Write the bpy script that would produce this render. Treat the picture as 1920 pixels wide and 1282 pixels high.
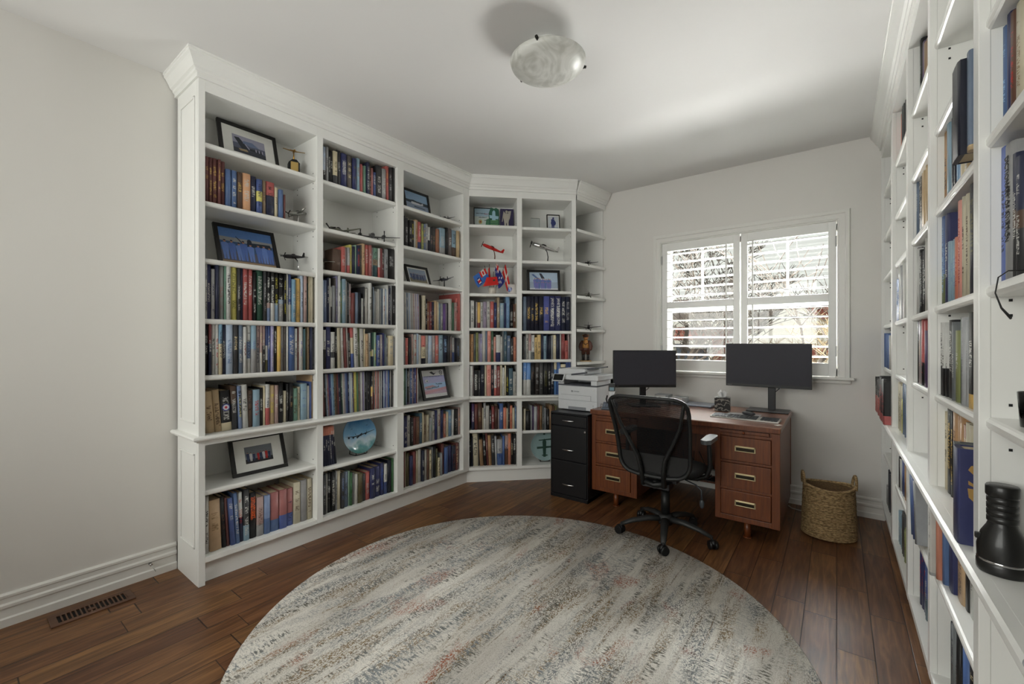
import bpy, bmesh, math, random
from mathutils import Vector, Matrix, Euler
S = bpy.context.scene
for o in list(bpy.data.objects): bpy.data.objects.remove(o)
C = bpy.data.collections.new('room'); S.collection.children.link(C)
R = math.radians; PI = math.pi

# ------------------------------------------------------------------ camera, sky, lights, exposure
cd = bpy.data.cameras.new('camera'); cam = bpy.data.objects.new('camera', cd); S.collection.objects.link(cam)
cam.location = (0, 0, 1.30); cam.rotation_euler = (PI/2, 0, math.atan2(609, 812))
cd.sensor_width = 36; cd.lens = 36*812/1920; cd.clip_start = .02; cd.clip_end = 200
S.camera = cam
S.view_settings.view_transform = 'Standard'; S.view_settings.look = 'None'
S.view_settings.exposure = 0.24; S.view_settings.gamma = 1.0; S.view_settings.use_curve_mapping = False
W = bpy.data.worlds.new('sky'); S.world = W; W.use_nodes = True
wt = W.node_tree; wt.nodes.clear()
wo = wt.nodes.new('ShaderNodeOutputWorld'); wb = wt.nodes.new('ShaderNodeBackground')
wb.inputs[0].default_value = (.93, .95, .90, 1); wb.inputs[1].default_value = 0.74
wt.links.new(wb.outputs[0], wo.inputs[0])
def area(name, loc, rot, sx, sy, power, col=(1, 1, 1), spread=180):
    l = bpy.data.lights.new(name, 'AREA'); l.shape = 'RECTANGLE'; l.size = sx; l.size_y = sy; l.energy = power; l.color = col
    l.spread = R(spread)
    o = bpy.data.objects.new(name, l); C.objects.link(o); o.location = loc; o.rotation_euler = rot; return o
# added fill light standing in for daylight through the assumed rear window
area('rear_fill', (-1.5, -1.75, 1.75), (R(-90), 0, R(180)), 2.4, 1.5, 66, (1, .985, .955))
def aimed(name, loc, tgt, sx, sy, power, col=(1, 1, 1)):
    o = area(name, loc, (Vector(tgt)-Vector(loc)).to_track_quat('-Z', 'Y').to_euler(), sx, sy, power, col); return o
# added area lights out of view, boosting skylight and ground bounce through the window
aimed('window_fill_high', (-.6, 7.6, 4.5), (-.8, 3.4, 1.2), 4.4, 1.6, 4300, (.97, .985, 1))
aimed('window_fill_low', (-.5, 6.4, -.05), (-.9, 3.0, 2.3), 6.5, 1.6, 2300, (1, .985, .96))
sl = bpy.data.lights.new('sun', 'SUN'); sl.energy = 1.2; sl.angle = R(14); sl.color = (1, .96, .9)
so = bpy.data.objects.new('sun', sl); C.objects.link(so); so.rotation_euler = Vector((.03, -.52, -.87)).to_track_quat('-Z', 'Y').to_euler()

# ------------------------------------------------------------------ materials
def s2l(c): return tuple(x/12.92 if x <= .04045 else ((x+.055)/1.055)**2.4 for x in c)
_mats = {}
def M(name, col=(.8, .8, .8), rough=.5, metal=0, noise=.05, nscale=30, bump=0, spec=.5, alpha=1, trans=0, emit=0, coat=0):
    if name in _mats: return _mats[name]
    m = bpy.data.materials.new(name); m.use_nodes = True; t = m.node_tree; b = t.nodes['Principled BSDF']
    c = s2l(col); b.inputs['Roughness'].default_value = rough; b.inputs['Metallic'].default_value = metal
    b.inputs['Specular IOR Level'].default_value = spec; b.inputs['Transmission Weight'].default_value = trans
    b.inputs['Coat Weight'].default_value = coat
    tc = t.nodes.new('ShaderNodeTexCoord'); n = t.nodes.new('ShaderNodeTexNoise'); n.inputs['Scale'].default_value = nscale
    n.inputs['Detail'].default_value = 4
    t.links.new(tc.outputs['Object'], n.inputs['Vector'])
    mx = t.nodes.new('ShaderNodeMix'); mx.data_type = 'RGBA'
    mx.inputs[6].default_value = (*[x*(1-noise) for x in c], 1); mx.inputs[7].default_value = (*[min(1, x*(1+noise)) for x in c], 1)
    t.links.new(n.outputs['Fac'], mx.inputs[0]); t.links.new(mx.outputs[2], b.inputs['Base Color'])
    if bump:
        bp = t.nodes.new('ShaderNodeBump'); bp.inputs['Strength'].default_value = bump; bp.inputs['Distance'].default_value = .002
        t.links.new(n.outputs['Fac'], bp.inputs['Height']); t.links.new(bp.outputs[0], b.inputs['Normal'])
    if emit:
        b.inputs['Emission Color'].default_value = (*c, 1); b.inputs['Emission Strength'].default_value = emit
    _mats[name] = m; return m
WALL = M('wall_paint', (.895, .885, .865), .7, noise=.012, nscale=3, bump=.03)
CEIL = M('ceiling_paint', (.92, .915, .91), .8, noise=.01, nscale=2)
WHITE = M('white_lacquer', (.94, .94, .925), .32, noise=.01, nscale=5, coat=.1)
TRIM = M('trim_paint', (.91, .905, .885), .38, noise=.01, nscale=5)
BLACK = M('black_plastic', (.075, .075, .08), .45, noise=.1)
BLACKM = M('black_metal', (.12, .12, .13), .38, metal=.3)
DARKF = M('frame_black', (.10, .095, .09), .4, noise=.1)
CHROME = M('chrome', (.8, .8, .8), .15, metal=1)
BRASS = M('brass', (.80, .74, .58), .35, metal=.75, noise=.08)
STEEL = M('brushed_steel', (.55, .55, .55), .3, metal=1)
PAPER = M('paper', (.90, .90, .88), .8)
PAGES = M('book_pages', (.80, .74, .62), .9, noise=.12, nscale=200)
def attr_book():
    m = bpy.data.materials.new('book_cover'); m.use_nodes = True; t = m.node_tree; N = t.nodes.new; L = t.links.new
    b = t.nodes['Principled BSDF']; b.inputs['Roughness'].default_value = .42
    a = N('ShaderNodeAttribute'); a.attribute_name = 'cover'
    k = N('ShaderNodeAttribute'); k.attribute_name = 'mark'
    uv = N('ShaderNodeUVMap'); uv.uv_map = 'spine'; sp = N('ShaderNodeSeparateXYZ'); L(uv.outputs[0], sp.inputs[0])
    u2 = N('ShaderNodeUVMap'); u2.uv_map = 'vary'; s2 = N('ShaderNodeSeparateXYZ'); L(u2.outputs[0], s2.inputs[0])
    def mt(op, x, y=None, z=None):
        n = N('ShaderNodeMath'); n.operation = op
        for i, v in enumerate((x, y, z)):
            if v is None: continue
            if isinstance(v, (int, float)): n.inputs[i].default_value = v
            else: L(v, n.inputs[i])
        return n.outputs[0]
    du = mt('ABSOLUTE', mt('SUBTRACT', sp.outputs[0], .5)); mu = mt('LESS_THAN', du, .27)
    lo = mt('MULTIPLY_ADD', s2.outputs[0], .35, .10); hi = mt('MULTIPLY_ADD', s2.outputs[1], -.30, .93)
    mv = mt('MULTIPLY', mt('GREATER_THAN', sp.outputs[1], lo), mt('LESS_THAN', sp.outputs[1], hi))
    cb = N('ShaderNodeCombineXYZ'); L(mt('MULTIPLY', sp.outputs[0], 3.4), cb.inputs[0]); L(mt('MULTIPLY', sp.outputs[1], 78), cb.inputs[1]); L(mt('MULTIPLY', s2.outputs[0], 91), cb.inputs[2])
    nz = N('ShaderNodeTexNoise'); nz.inputs['Scale'].default_value = 1; nz.inputs['Detail'].default_value = 1; L(cb.outputs[0], nz.inputs['Vector'])
    cb2 = N('ShaderNodeCombineXYZ'); L(mt('MULTIPLY', sp.outputs[1], 6), cb2.inputs[1]); L(mt('MULTIPLY', s2.outputs[1], 57), cb2.inputs[2])
    nz2 = N('ShaderNodeTexNoise'); nz2.inputs['Scale'].default_value = 1; nz2.inputs['Detail'].default_value = 0; L(cb2.outputs[0], nz2.inputs['Vector'])
    mk = mt('MULTIPLY', mt('MULTIPLY', mu, mv), mt('MULTIPLY', mt('GREATER_THAN', nz.outputs[0], .505), mt('GREATER_THAN', nz2.outputs[0], .42)))
    mk = mt('MULTIPLY', mt('MULTIPLY', mk, .85), k.outputs['Alpha'])
    # worn, printed variation inside a jacket
    tc = N('ShaderNodeTexCoord'); n3 = N('ShaderNodeTexNoise'); n3.inputs['Scale'].default_value = 22; n3.inputs['Detail'].default_value = 5; L(tc.outputs['Object'], n3.inputs['Vector'])
    hv = N('ShaderNodeHueSaturation'); L(a.outputs['Color'], hv.inputs['Color']); L(mt('MULTIPLY_ADD', n3.outputs[0], .5, .75), hv.inputs['Value'])
    hv.inputs['Saturation'].default_value = .80
    mx = N('ShaderNodeMix'); mx.data_type = 'RGBA'; L(mk, mx.inputs[0]); L(hv.outputs[0], mx.inputs[6]); L(k.outputs['Color'], mx.inputs[7])
    L(mx.outputs[2], b.inputs['Base Color']); return m
BOOK = attr_book()
def wood(name, c1, c2, scale=(1, 14, 14), rough=.4, coat=.2):
    m = bpy.data.materials.new(name); m.use_nodes = True; t = m.node_tree; N = t.nodes.new; L = t.links.new; b = t.nodes['Principled BSDF']
    tc = N('ShaderNodeTexCoord'); mp = N('ShaderNodeMapping'); mp.inputs['Scale'].default_value = scale; L(tc.outputs['Object'], mp.inputs[0])
    n = N('ShaderNodeTexNoise'); n.inputs['Scale'].default_value = 4; n.inputs['Detail'].default_value = 6; n.inputs['Distortion'].default_value = .6; L(mp.outputs[0], n.inputs[0])
    r = N('ShaderNodeValToRGB'); r.color_ramp.elements[0].position = .3; r.color_ramp.elements[1].position = .72
    r.color_ramp.elements[0].color = (*s2l(c1), 1); r.color_ramp.elements[1].color = (*s2l(c2), 1)
    L(n.outputs[0], r.inputs[0]); L(r.outputs[0], b.inputs['Base Color']); b.inputs['Roughness'].default_value = rough; b.inputs['Coat Weight'].default_value = coat
    b.inputs['Coat Roughness'].default_value = .25
    return m
DESKW = wood('desk_walnut', (.36, .17, .07), (.49, .265, .115), (22, 22, 1.2), .42, .15)
DESKT = wood('desk_top_walnut', (.36, .20, .12), (.56, .35, .24), (1.2, 22, 22), .3, .35)
BWOOD = wood('brown_wood', (.30, .17, .09), (.42, .25, .14), (14, 14, 2))
def floor_mat():
    m = bpy.data.materials.new('oak_planks'); m.use_nodes = True; t = m.node_tree; N = t.nodes.new; L = t.links.new; b = t.nodes['Principled BSDF']
    def mt(op, x, y=None, z=None):
        n = N('ShaderNodeMath'); n.operation = op
        for i, v in enumerate((x, y, z)):
            if v is None: continue
            if isinstance(v, (int, float)): n.inputs[i].default_value = v
            else: L(v, n.inputs[i])
        return n.outputs[0]
    tc = N('ShaderNodeTexCoord'); sp = N('ShaderNodeSeparateXYZ'); L(tc.outputs['Object'], sp.inputs[0])
    PW, PL = .127, .62
    rx = mt('DIVIDE', sp.outputs[0], PW); row = mt('FLOOR', rx); fx = mt('FRACT', rx)
    wn = N('ShaderNodeTexWhiteNoise'); wn.noise_dimensions = '1D'; L(row, wn.inputs['W'])
    ry = mt('DIVIDE', mt('MULTIPLY_ADD', wn.outputs['Value'], 7.3, sp.outputs[1]), PL)
    wl = mt('MULTIPLY_ADD', wn.outputs['Value'], .5, .75); ry = mt('MULTIPLY', ry, wl)
    col = mt('FLOOR', ry); fy = mt('FRACT', ry)
    cb = N('ShaderNodeCombineXYZ'); L(row, cb.inputs[0]); L(col, cb.inputs[1])
    w2 = N('ShaderNodeTexWhiteNoise'); w2.noise_dimensions = '2D'; L(cb.outputs[0], w2.inputs['Vector'])
    # grain
    g = N('ShaderNodeCombineXYZ'); L(mt('MULTIPLY', sp.outputs[0], 26), g.inputs[0]); L(mt('MULTIPLY', sp.outputs[1], 2.0), g.inputs[1]); L(mt('MULTIPLY', w2.outputs['Value'], 40), g.inputs[2])
    n = N('ShaderNodeTexNoise'); n.inputs['Scale'].default_value = 1.6; n.inputs['Detail'].default_value = 7; n.inputs['Distortion'].default_value = 1.1; L(g.outputs[0], n.inputs[0])
    g2 = N('ShaderNodeCombineXYZ'); L(mt('MULTIPLY', sp.outputs[0], 160), g2.inputs[0]); L(mt('MULTIPLY', sp.outputs[1], 6), g2.inputs[1]); L(mt('MULTIPLY', w2.outputs['Value'], 40), g2.inputs[2])
    n2 = N('ShaderNodeTexNoise'); n2.inputs['Scale'].default_value = 1; n2.inputs['Detail'].default_value = 3; L(g2.outputs[0], n2.inputs[0])
    r = N('ShaderNodeValToRGB'); e = r.color_ramp.elements; e[0].position = .28; e[1].position = .75
    e[0].color = (*s2l((.27, .165, .10)), 1); e[1].color = (*s2l((.57, .40, .26)), 1)
    x = e.new(.5); x.color = (*s2l((.42, .275, .17)), 1)
    L(mt('ADD', mt('MULTIPLY', n.outputs[0], .75), mt('MULTIPLY', n2.outputs[0], .25)), r.inputs[0])
    hv = N('ShaderNodeHueSaturation'); L(r.outputs[0], hv.inputs['Color']); L(mt('MULTIPLY_ADD', w2.outputs['Value'], .55, .72), hv.inputs['Value'])
    L(mt('MULTIPLY_ADD', w2.outputs['Value'], .016, .495), hv.inputs['Hue'])
    ex = mt('MINIMUM', fx, mt('SUBTRACT', 1.0, fx)); ey = mt('MINIMUM', fy, mt('SUBTRACT', 1.0, fy))
    sx = mt('MULTIPLY', ex, PW); sy = mt('MULTIPLY', ey, PL)
    ed = mt('MINIMUM', sx, sy)
    gap = N('ShaderNodeMapRange'); gap.inputs['From Min'].default_value = .0008; gap.inputs['From Max'].default_value = .0028; L(ed, gap.inputs[0])
    mx = N('ShaderNodeMix'); mx.data_type = 'RGBA'; L(gap.outputs[0], mx.inputs[0]); mx.inputs[6].default_value = (*s2l((.11, .06, .035)), 1); L(hv.outputs[0], mx.inputs[7])
    L(mx.outputs[2], b.inputs['Base Color'])
    L(mt('MULTIPLY_ADD', n2.outputs[0], .16, .30), b.inputs['Roughness']); b.inputs['Specular IOR Level'].default_value = .45
    bp = N('ShaderNodeBump'); bp.inputs['Strength'].default_value = .35; bp.inputs['Distance'].default_value = .003
    L(mt('ADD', mt('MULTIPLY', gap.outputs[0], .8), mt('MULTIPLY', n.outputs[0], .5)), bp.inputs['Height']); L(bp.outputs[0], b.inputs['Normal'])
    return m
def rug_mat():
    m = bpy.data.materials.new('distressed_rug'); m.use_nodes = True; t = m.node_tree; N = t.nodes.new; L = t.links.new; b = t.nodes['Principled BSDF']
    b.inputs['Roughness'].default_value = .95; b.inputs['Specular IOR Level'].default_value = .1
    tc = N('ShaderNodeTexCoord')
    def nz(sc, detail, off, dist=0, rough=.55):
        mp = N('ShaderNodeMapping'); mp.inputs['Scale'].default_value = sc; mp.inputs['Location'].default_value = off; L(tc.outputs['Object'], mp.inputs[0])
        n = N('ShaderNodeTexNoise'); n.inputs['Scale'].default_value = 1; n.inputs['Detail'].default_value = detail; n.inputs['Distortion'].default_value = dist; n.inputs['Roughness'].default_value = rough
        L(mp.outputs[0], n.inputs[0]); return n.outputs[0]
    def mr(x, a, c, o0=0, o1=1):
        n = N('ShaderNodeMapRange'); n.inputs[1].default_value = a; n.inputs[2].default_value = c; n.inputs[3].default_value = o0; n.inputs[4].default_value = o1; L(x, n.inputs[0]); return n.outputs[0]
    def mu(x, y):
        n = N('ShaderNodeMath'); n.operation = 'MULTIPLY'; L(x, n.inputs[0]); L(y, n.inputs[1]); return n.outputs[0]
    fine = mr(nz((210, 120, 60), 3, (0, 0, 0), 0, .7), .47, .56)            # knots of pile
    thr = mr(nz((45, 150, 60), 2, (5, 3, 0)), .50, .58)                      # short cross strokes
    base = nz((3, 1.2, 1), 5, (1, 2, 0), .4)
    rb = N('ShaderNodeValToRGB'); rb.color_ramp.elements[0].color = (*s2l((.77, .75, .715)), 1); rb.color_ramp.elements[1].color = (*s2l((.93, .915, .88)), 1)
    rb.color_ramp.elements[0].position = .35; rb.color_ramp.elements[1].position = .65; L(base, rb.inputs[0])
    cur = rb.outputs[0]
    for colr, sc, off, lo, hi, g in (
            ((.42, .44, .46), (9, 1.7, 1), (3, 7, 0), .47, .60, fine), ((.50, .40, .24), (13, 2.1, 1), (9, 1, 0), .50, .62, fine),
            ((.36, .35, .32), (16, 3.0, 1), (2, 4, 0), .50, .61, thr), ((.62, .33, .22), (5, 2.6, 1), (6, 8, 0), .57, .66, fine),
            ((.50, .525, .54), (6, .9, 1), (13, 5, 0), .49, .63, thr), ((.40, .30, .18), (60, 1.4, 1), (4, 11, 0), .61, .68, fine),
            ((.80, .78, .75), (50, 1.1, 1), (8, 2, 0), .60, .66, None)):
        mask = mr(nz(sc, 4, off, .5), lo, hi, 0, .92)
        if g is not None: mask = mu(mask, g)
        mx = N('ShaderNodeMix'); mx.data_type = 'RGBA'; L(mask, mx.inputs[0]); L(cur, mx.inputs[6]); mx.inputs[7].default_value = (*s2l(colr), 1); cur = mx.outputs[2]
    spk = mr(nz((330, 330, 50), 2, (1, 1, 0)), .55, .63, 0, .5)
    mx = N('ShaderNodeMix'); mx.data_type = 'RGBA'; L(spk, mx.inputs[0]); L(cur, mx.inputs[6]); mx.inputs[7].default_value = (*s2l((.38, .35, .30)), 1); cur = mx.outputs[2]
    L(cur, b.inputs['Base Color'])
    bp = N('ShaderNodeBump'); bp.inputs['Strength'].default_value = .4; bp.inputs['Distance'].default_value = .003; L(nz((300, 300, 100), 2, (0, 0, 0)), bp.inputs['Height']); L(bp.outputs[0], b.inputs['Normal'])
    return m
def wicker_mat():
    m = bpy.data.materials.new('seagrass'); m.use_nodes = True; t = m.node_tree; N = t.nodes.new; L = t.links.new; b = t.nodes['Principled BSDF']; b.inputs['Roughness'].default_value = .8
    tc = N('ShaderNodeTexCoord'); n = N('ShaderNodeTexNoise'); n.inputs['Scale'].default_value = 1; n.inputs['Detail'].default_value = 3; mp = N('ShaderNodeMapping'); mp.inputs['Scale'].default_value = (60, 60, 190); L(tc.outputs['Object'], mp.inputs[0]); L(mp.outputs[0], n.inputs[0])
    r = N('ShaderNodeValToRGB'); r.color_ramp.elements[0].position = .35; r.color_ramp.elements[1].position = .65
    r.color_ramp.elements[0].color = (*s2l((.40, .31, .19)), 1); r.color_ramp.elements[1].color = (*s2l((.70, .59, .42)), 1); L(n.outputs[0], r.inputs[0]); L(r.outputs[0], b.inputs['Base Color'])
    return m
WICK = wicker_mat()
def glass_mat(name='glass', tint=(1, 1, 1)):
    m = bpy.data.materials.new(name); m.use_nodes = True; t = m.node_tree; t.nodes.clear(); N = t.nodes.new; L = t.links.new
    o = N('ShaderNodeOutputMaterial'); tr = N('ShaderNodeBsdfTransparent'); gl = N('ShaderNodeBsdfGlossy'); mx = N('ShaderNodeMixShader'); fr = N('ShaderNodeFresnel')
    tr.inputs[0].default_value = (*tint, 1); gl.inputs['Roughness'].default_value = .02; fr.inputs[0].default_value = 1.45
    L(fr.outputs[0], mx.inputs[0]); L(tr.outputs[0], mx.inputs[1]); L(gl.outputs[0], mx.inputs[2]); L(mx.outputs[0], o.inputs[0]); return m
GLASS = glass_mat('clear_glass', (.97, .98, .97)); ACRYL = glass_mat('clear_acrylic', (.93, .95, .95))

# ------------------------------------------------------------------ mesh helper
class MB:
    def __init__(s): s.v = []; s.f = []; s.m = []; s.sm = []
    def add(s, vs, fs, mi=0, smooth=False):
        n = len(s.v); s.v += [tuple(v) for v in vs]
        for q in fs: s.f.append([n+i for i in q]); s.m.append(mi); s.sm.append(smooth)
        return s
    def box(s, x0, x1, y0, y1, z0, z1, mi=0, mat=None):
        vs = [(x0, y0, z0), (x1, y0, z0), (x1, y1, z0), (x0, y1, z0), (x0, y0, z1), (x1, y0, z1), (x1, y1, z1), (x0, y1, z1)]
        if mat is not None: vs = [mat @ Vector(v) for v in vs]
        return s.add(vs, [(0, 3, 2, 1), (4, 5, 6, 7), (0, 1, 5, 4), (1, 2, 6, 5), (2, 3, 7, 6), (3, 0, 4, 7)], mi)
    def prism(s, pts, z0, z1, mi=0, mat=None, smooth=False):   # polygon in xy extruded in z
        n = len(pts); vs = [(x, y, z0) for x, y in pts]+[(x, y, z1) for x, y in pts]
        if mat is not None: vs = [mat @ Vector(v) for v in vs]
        s.add(vs, [tuple(range(n-1, -1, -1)), tuple(range(n, 2*n))], mi)
        return s.add(vs, [(i, (i+1) % n, n+(i+1) % n, n+i) for i in range(n)], mi, smooth)
    def lathe(s, prof, seg=24, mi=0, mat=None, smooth=True, sx=1, sy=1):   # prof: list of (r, z)
        vs = []; n = len(prof)
        for k in range(seg):
            a = 2*PI*k/seg
            for r, z in prof: vs.append(Vector((r*math.cos(a)*sx, r*math.sin(a)*sy, z)))
        if mat is not None: vs = [mat @ v for v in vs]
        fs = []
        for k in range(seg):
            k2 = (k+1) % seg
            for i in range(n-1): fs.append((k*n+i, k2*n+i, k2*n+i+1, k*n+i+1))
        return s.add(vs, fs, mi, smooth)
    def tube(s, pts, r, seg=8, mi=0, closed=False, smooth=True, cap=True, flat=1.0):
        pts = [Vector(p) for p in pts]; n = len(pts); rr = r if isinstance(r, (list, tuple)) else [r]*n
        vs = []; up0 = None
        for i, p in enumerate(pts):
            if closed: d = pts[(i+1) % n]-pts[i-1]
            else: d = pts[min(i+1, n-1)]-pts[max(i-1, 0)]
            d.normalize()
            if up0 is None:
                up = Vector((0, 0, 1)) if abs(d.z) < .9 else Vector((1, 0, 0))
            else: up = up0
            a = d.cross(up).normalized(); u = a.cross(d).normalized(); up0 = u
            for k in range(seg):
                t = 2*PI*k/seg; vs.append(p+a*math.cos(t)*rr[i]+u*math.sin(t)*rr[i]*flat)
        fs = []
        for i in range(n if closed else n-1):
            j = (i+1) % n
            for k in range(seg): fs.append((i*seg+k, i*seg+(k+1) % seg, j*seg+(k+1) % seg, j*seg+k))
        s.add(vs, fs, mi, smooth)
        if cap and not closed:
            b = len(s.v)-len(vs); s.f.append([b+k for k in range(seg-1, -1, -1)]); s.m.append(mi); s.sm.append(False)
            s.f.append([b+(n-1)*seg+k for k in range(seg)]); s.m.append(mi); s.sm.append(False)
        return s
    def cyl(s, x, y, z0, z1, r, seg=20, mi=0, r2=None):
        return s.tube([(x, y, z0), (x, y, z1)], [r, r if r2 is None else r2], seg, mi)
    def sphere(s, c, rx, ry=None, rz=None, mi=0, seg=12, mat=None):
        ry = ry or rx; rz = rz or rx; h = seg//2+1
        prof = [(math.sin(PI*i/h), -math.cos(PI*i/h)) for i in range(h+1)]
        mm = Matrix.Translation(c) @ Matrix.Diagonal((rx, ry, rz, 1))
        if mat is not None: mm = mat @ mm
        return s.lathe([(max(r, 1e-4), z) for r, z in prof], seg, mi, mm)
    def build(s, name, mats, parent=None, bevel=0, loc=None, rot=None, sub=0):
        me = bpy.data.meshes.new(name); me.from_pydata(s.v, [], s.f)
        if not isinstance(mats, (list, tuple)): mats = [mats]
        for m in mats: me.materials.append(m)
        me.polygons.foreach_set('material_index', s.m); me.polygons.foreach_set('use_smooth', s.sm); me.validate(); me.update()
        o = bpy.data.objects.new(name, me); C.objects.link(o)
        if parent is not None: o.parent = parent
        if loc is not None: o.location = loc
        if rot is not None: o.rotation_euler = rot
        if bevel:
            b = o.modifiers.new('bevel', 'BEVEL'); b.width = bevel; b.segments = 2; b.limit_method = 'ANGLE'; b.angle_limit = R(50)
        if sub:
            b = o.modifiers.new('sub', 'SUBSURF'); b.levels = sub; b.render_levels = sub
        return o
def tag(o, label=None, cat=None, group=None, kind=None):
    if label: o['label'] = label
    if cat: o['category'] = cat
    if group: o['group'] = group
    if kind: o['kind'] = kind
    return o
def thing(name, label, cat, loc=(0, 0, 0), rz=0, group=None, rot=None):
    o = bpy.data.objects.new(name, None); C.objects.link(o); o.location = loc; o.rotation_euler = rot or (0, 0, rz); o.empty_display_size = .05
    return tag(o, label, cat, group)
def text_mesh(body, w, h, mat, parent, loc, rot, name='lettering', label=None, bold=.0, depth=.0004):
    cu = bpy.data.curves.new('tmp', 'FONT'); cu.body = body; cu.extrude = depth; cu.offset = bold; cu.resolution_u = 2
    ob = bpy.data.objects.new('tmp', cu); C.objects.link(ob)
    dg = bpy.context.evaluated_depsgraph_get(); dg.update()
    me = bpy.data.meshes.new_from_object(ob.evaluated_get(dg)); bpy.data.objects.remove(ob); bpy.data.curves.remove(cu)
    xs = [v.co.x for v in me.vertices]; ys = [v.co.y for v in me.vertices]
    ax, bx, ay, by = min(xs), max(xs), min(ys), max(ys)
    sx, sy = w/(bx-ax), h/(by-ay)
    for v in me.vertices: v.co.x = (v.co.x-(ax+bx)/2)*sx; v.co.y = (v.co.y-(ay+by)/2)*sy
    me.materials.clear(); me.materials.append(mat); me.name = name
    o = bpy.data.objects.new(name, me); C.objects.link(o); o.parent = parent; o.location = loc; o.rotation_euler = rot
    if label: o['label'] = label
    return o

# ------------------------------------------------------------------ the room
LX, RX, BY, FY, H = -3.05, .60, 4.16, -1.6, 2.82
def st(o): o['kind'] = 'structure'; return o
st(MB().box(LX-.15, RX+.15, FY-.15, BY+.2, -.12, 0).build('floor', floor_mat()))
st(MB().box(LX-.15, RX+.15, FY-.15, BY+.2, H, H+.12).build('ceiling', CEIL))
st(MB().box(LX-.15, LX, FY-.15, BY+.2, 0, H).build('wall_left', WALL))
st(MB().box(RX, RX+.15, FY-.15, BY+.2, 0, H).build('wall_right', WALL))
WX0, WX1, WZ0, WZ1 = -1.333, .003, 1.03, 2.232     # opening of the window in view
b = MB(); b.box(LX, WX0, BY, BY+.2, 0, H); b.box(WX1, RX, BY, BY+.2, 0, H); b.box(WX0, WX1, BY, BY+.2, 0, WZ0); b.box(WX0, WX1, BY, BY+.2, WZ1, H)
st(b.build('wall_back', WALL))
b = MB(); b.box(LX, -2.75, FY-.15, FY, 0, H); b.box(-.25, RX, FY-.15, FY, 0, H); b.box(-2.75, -.25, FY-.15, FY, 0, .95); b.box(-2.75, -.25, FY-.15, FY, 2.55, H)
st(b.build('wall_front', WALL))
# baseboards (stepped profile; d out of the wall, z)
BP = [(0, 0), (.020, 0), (.020, .036), (.012, .042), (.011, .078), (.017, .086), (.017, .098), (.010, .106), (.010, .126), (.014, .132), (.014, .142), (.006, .150), (0, .150)]
def base(name, p0, p1, nrm):
    b = MB(); n = len(BP); vs = []
    for p in (p0, p1): vs += [(p[0]+nrm[0]*d, p[1]+nrm[1]*d, z) for d, z in BP]
    b.add(vs, [(i, (i+1) % n, n+(i+1) % n, n+i) for i in range(n)]+[tuple(range(n-1, -1, -1)), tuple(range(n, 2*n))])
    return st(b.build(name, TRIM))
base('baseboard_left', (LX, FY), (LX, .836), (1, 0))
base('baseboard_back', (-1.86, BY), (.28, BY), (0, -1))
base('baseboard_front', (LX+.02, FY), (.25, FY), (0, 1))

# ------------------------------------------------------------------ the window in view, casing, sill, plantation shutters
b = MB()
def casing(b, x0, x1, z0, z1, wd, y, top=True):
    prof = [(0, 0), (.014, 0), (.014, .10), (.020, .14), (.020, .55), (.028, .62), (.028, .9), (.0, 1.)]   # (out, across)
    def strip(pa, pb):
        vs = []
        for (ax, az, dx, dz) in (pa, pb):
            vs += [(ax+dx*t, y-o, az+dz*t) for o, t in prof]
        n = len(prof); b.add(vs, [(i, i+1, n+i+1, n+i) for i in range(n-1)])
    strip((x0, z0, -wd, 0), (x0, z1, -wd, wd)); strip((x0, z1, -wd, wd), (x1, z1, wd, wd)); strip((x1, z1, wd, wd), (x1, z0, wd, 0))
casing(b, WX0, WX1, WZ0, WZ1, .082, BY)
st(b.build('trim_1', TRIM))
b = MB(); b.box(WX0-.105, WX1+.105, BY-.055, BY+.02, WZ0-.022, WZ0); b.box(WX0-.085, WX1+.085, BY-.024, BY+.001, WZ0-.05, WZ0-.022)
st(b.build('trim_2', TRIM, bevel=.008))
win = bpy.data.objects.new('window_1', None); C.objects.link(win); win.location = ((WX0+WX1)/2, BY+.12, WZ0); st(win)
def loc_to(o, bmesh_mb, name, mat, **k):
    ob = bmesh_mb.build(name, mat, **k); ob.parent = o; ob.matrix_parent_inverse = Matrix.Translation(o.location).inverted(); return ob
b = MB()
yy = BY+.10
for a, c in ((WX0, WX0+.05), (WX1-.05, WX1), (-.70, -.63)): b.box(a, c, yy, yy+.06, WZ0, WZ1)
b.box(WX0, WX1, yy, yy+.06, WZ0, WZ0+.06); b.box(WX0, WX1, yy, yy+.06, WZ1-.05, WZ1); b.box(WX0, WX1, yy+.005, yy+.055, 1.60, 1.655)
for x in (-1.0, -.33): b.box(x-.009, x+.009, yy+.02, yy+.04, 1.65, WZ1)
loc_to(win, b, 'window_frame', TRIM)
b = MB(); b.box(WX0+.04, WX1-.04, yy+.028, yy+.032, WZ0+.05, WZ1-.04); loc_to(win, b, 'pane', GLASS)
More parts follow.
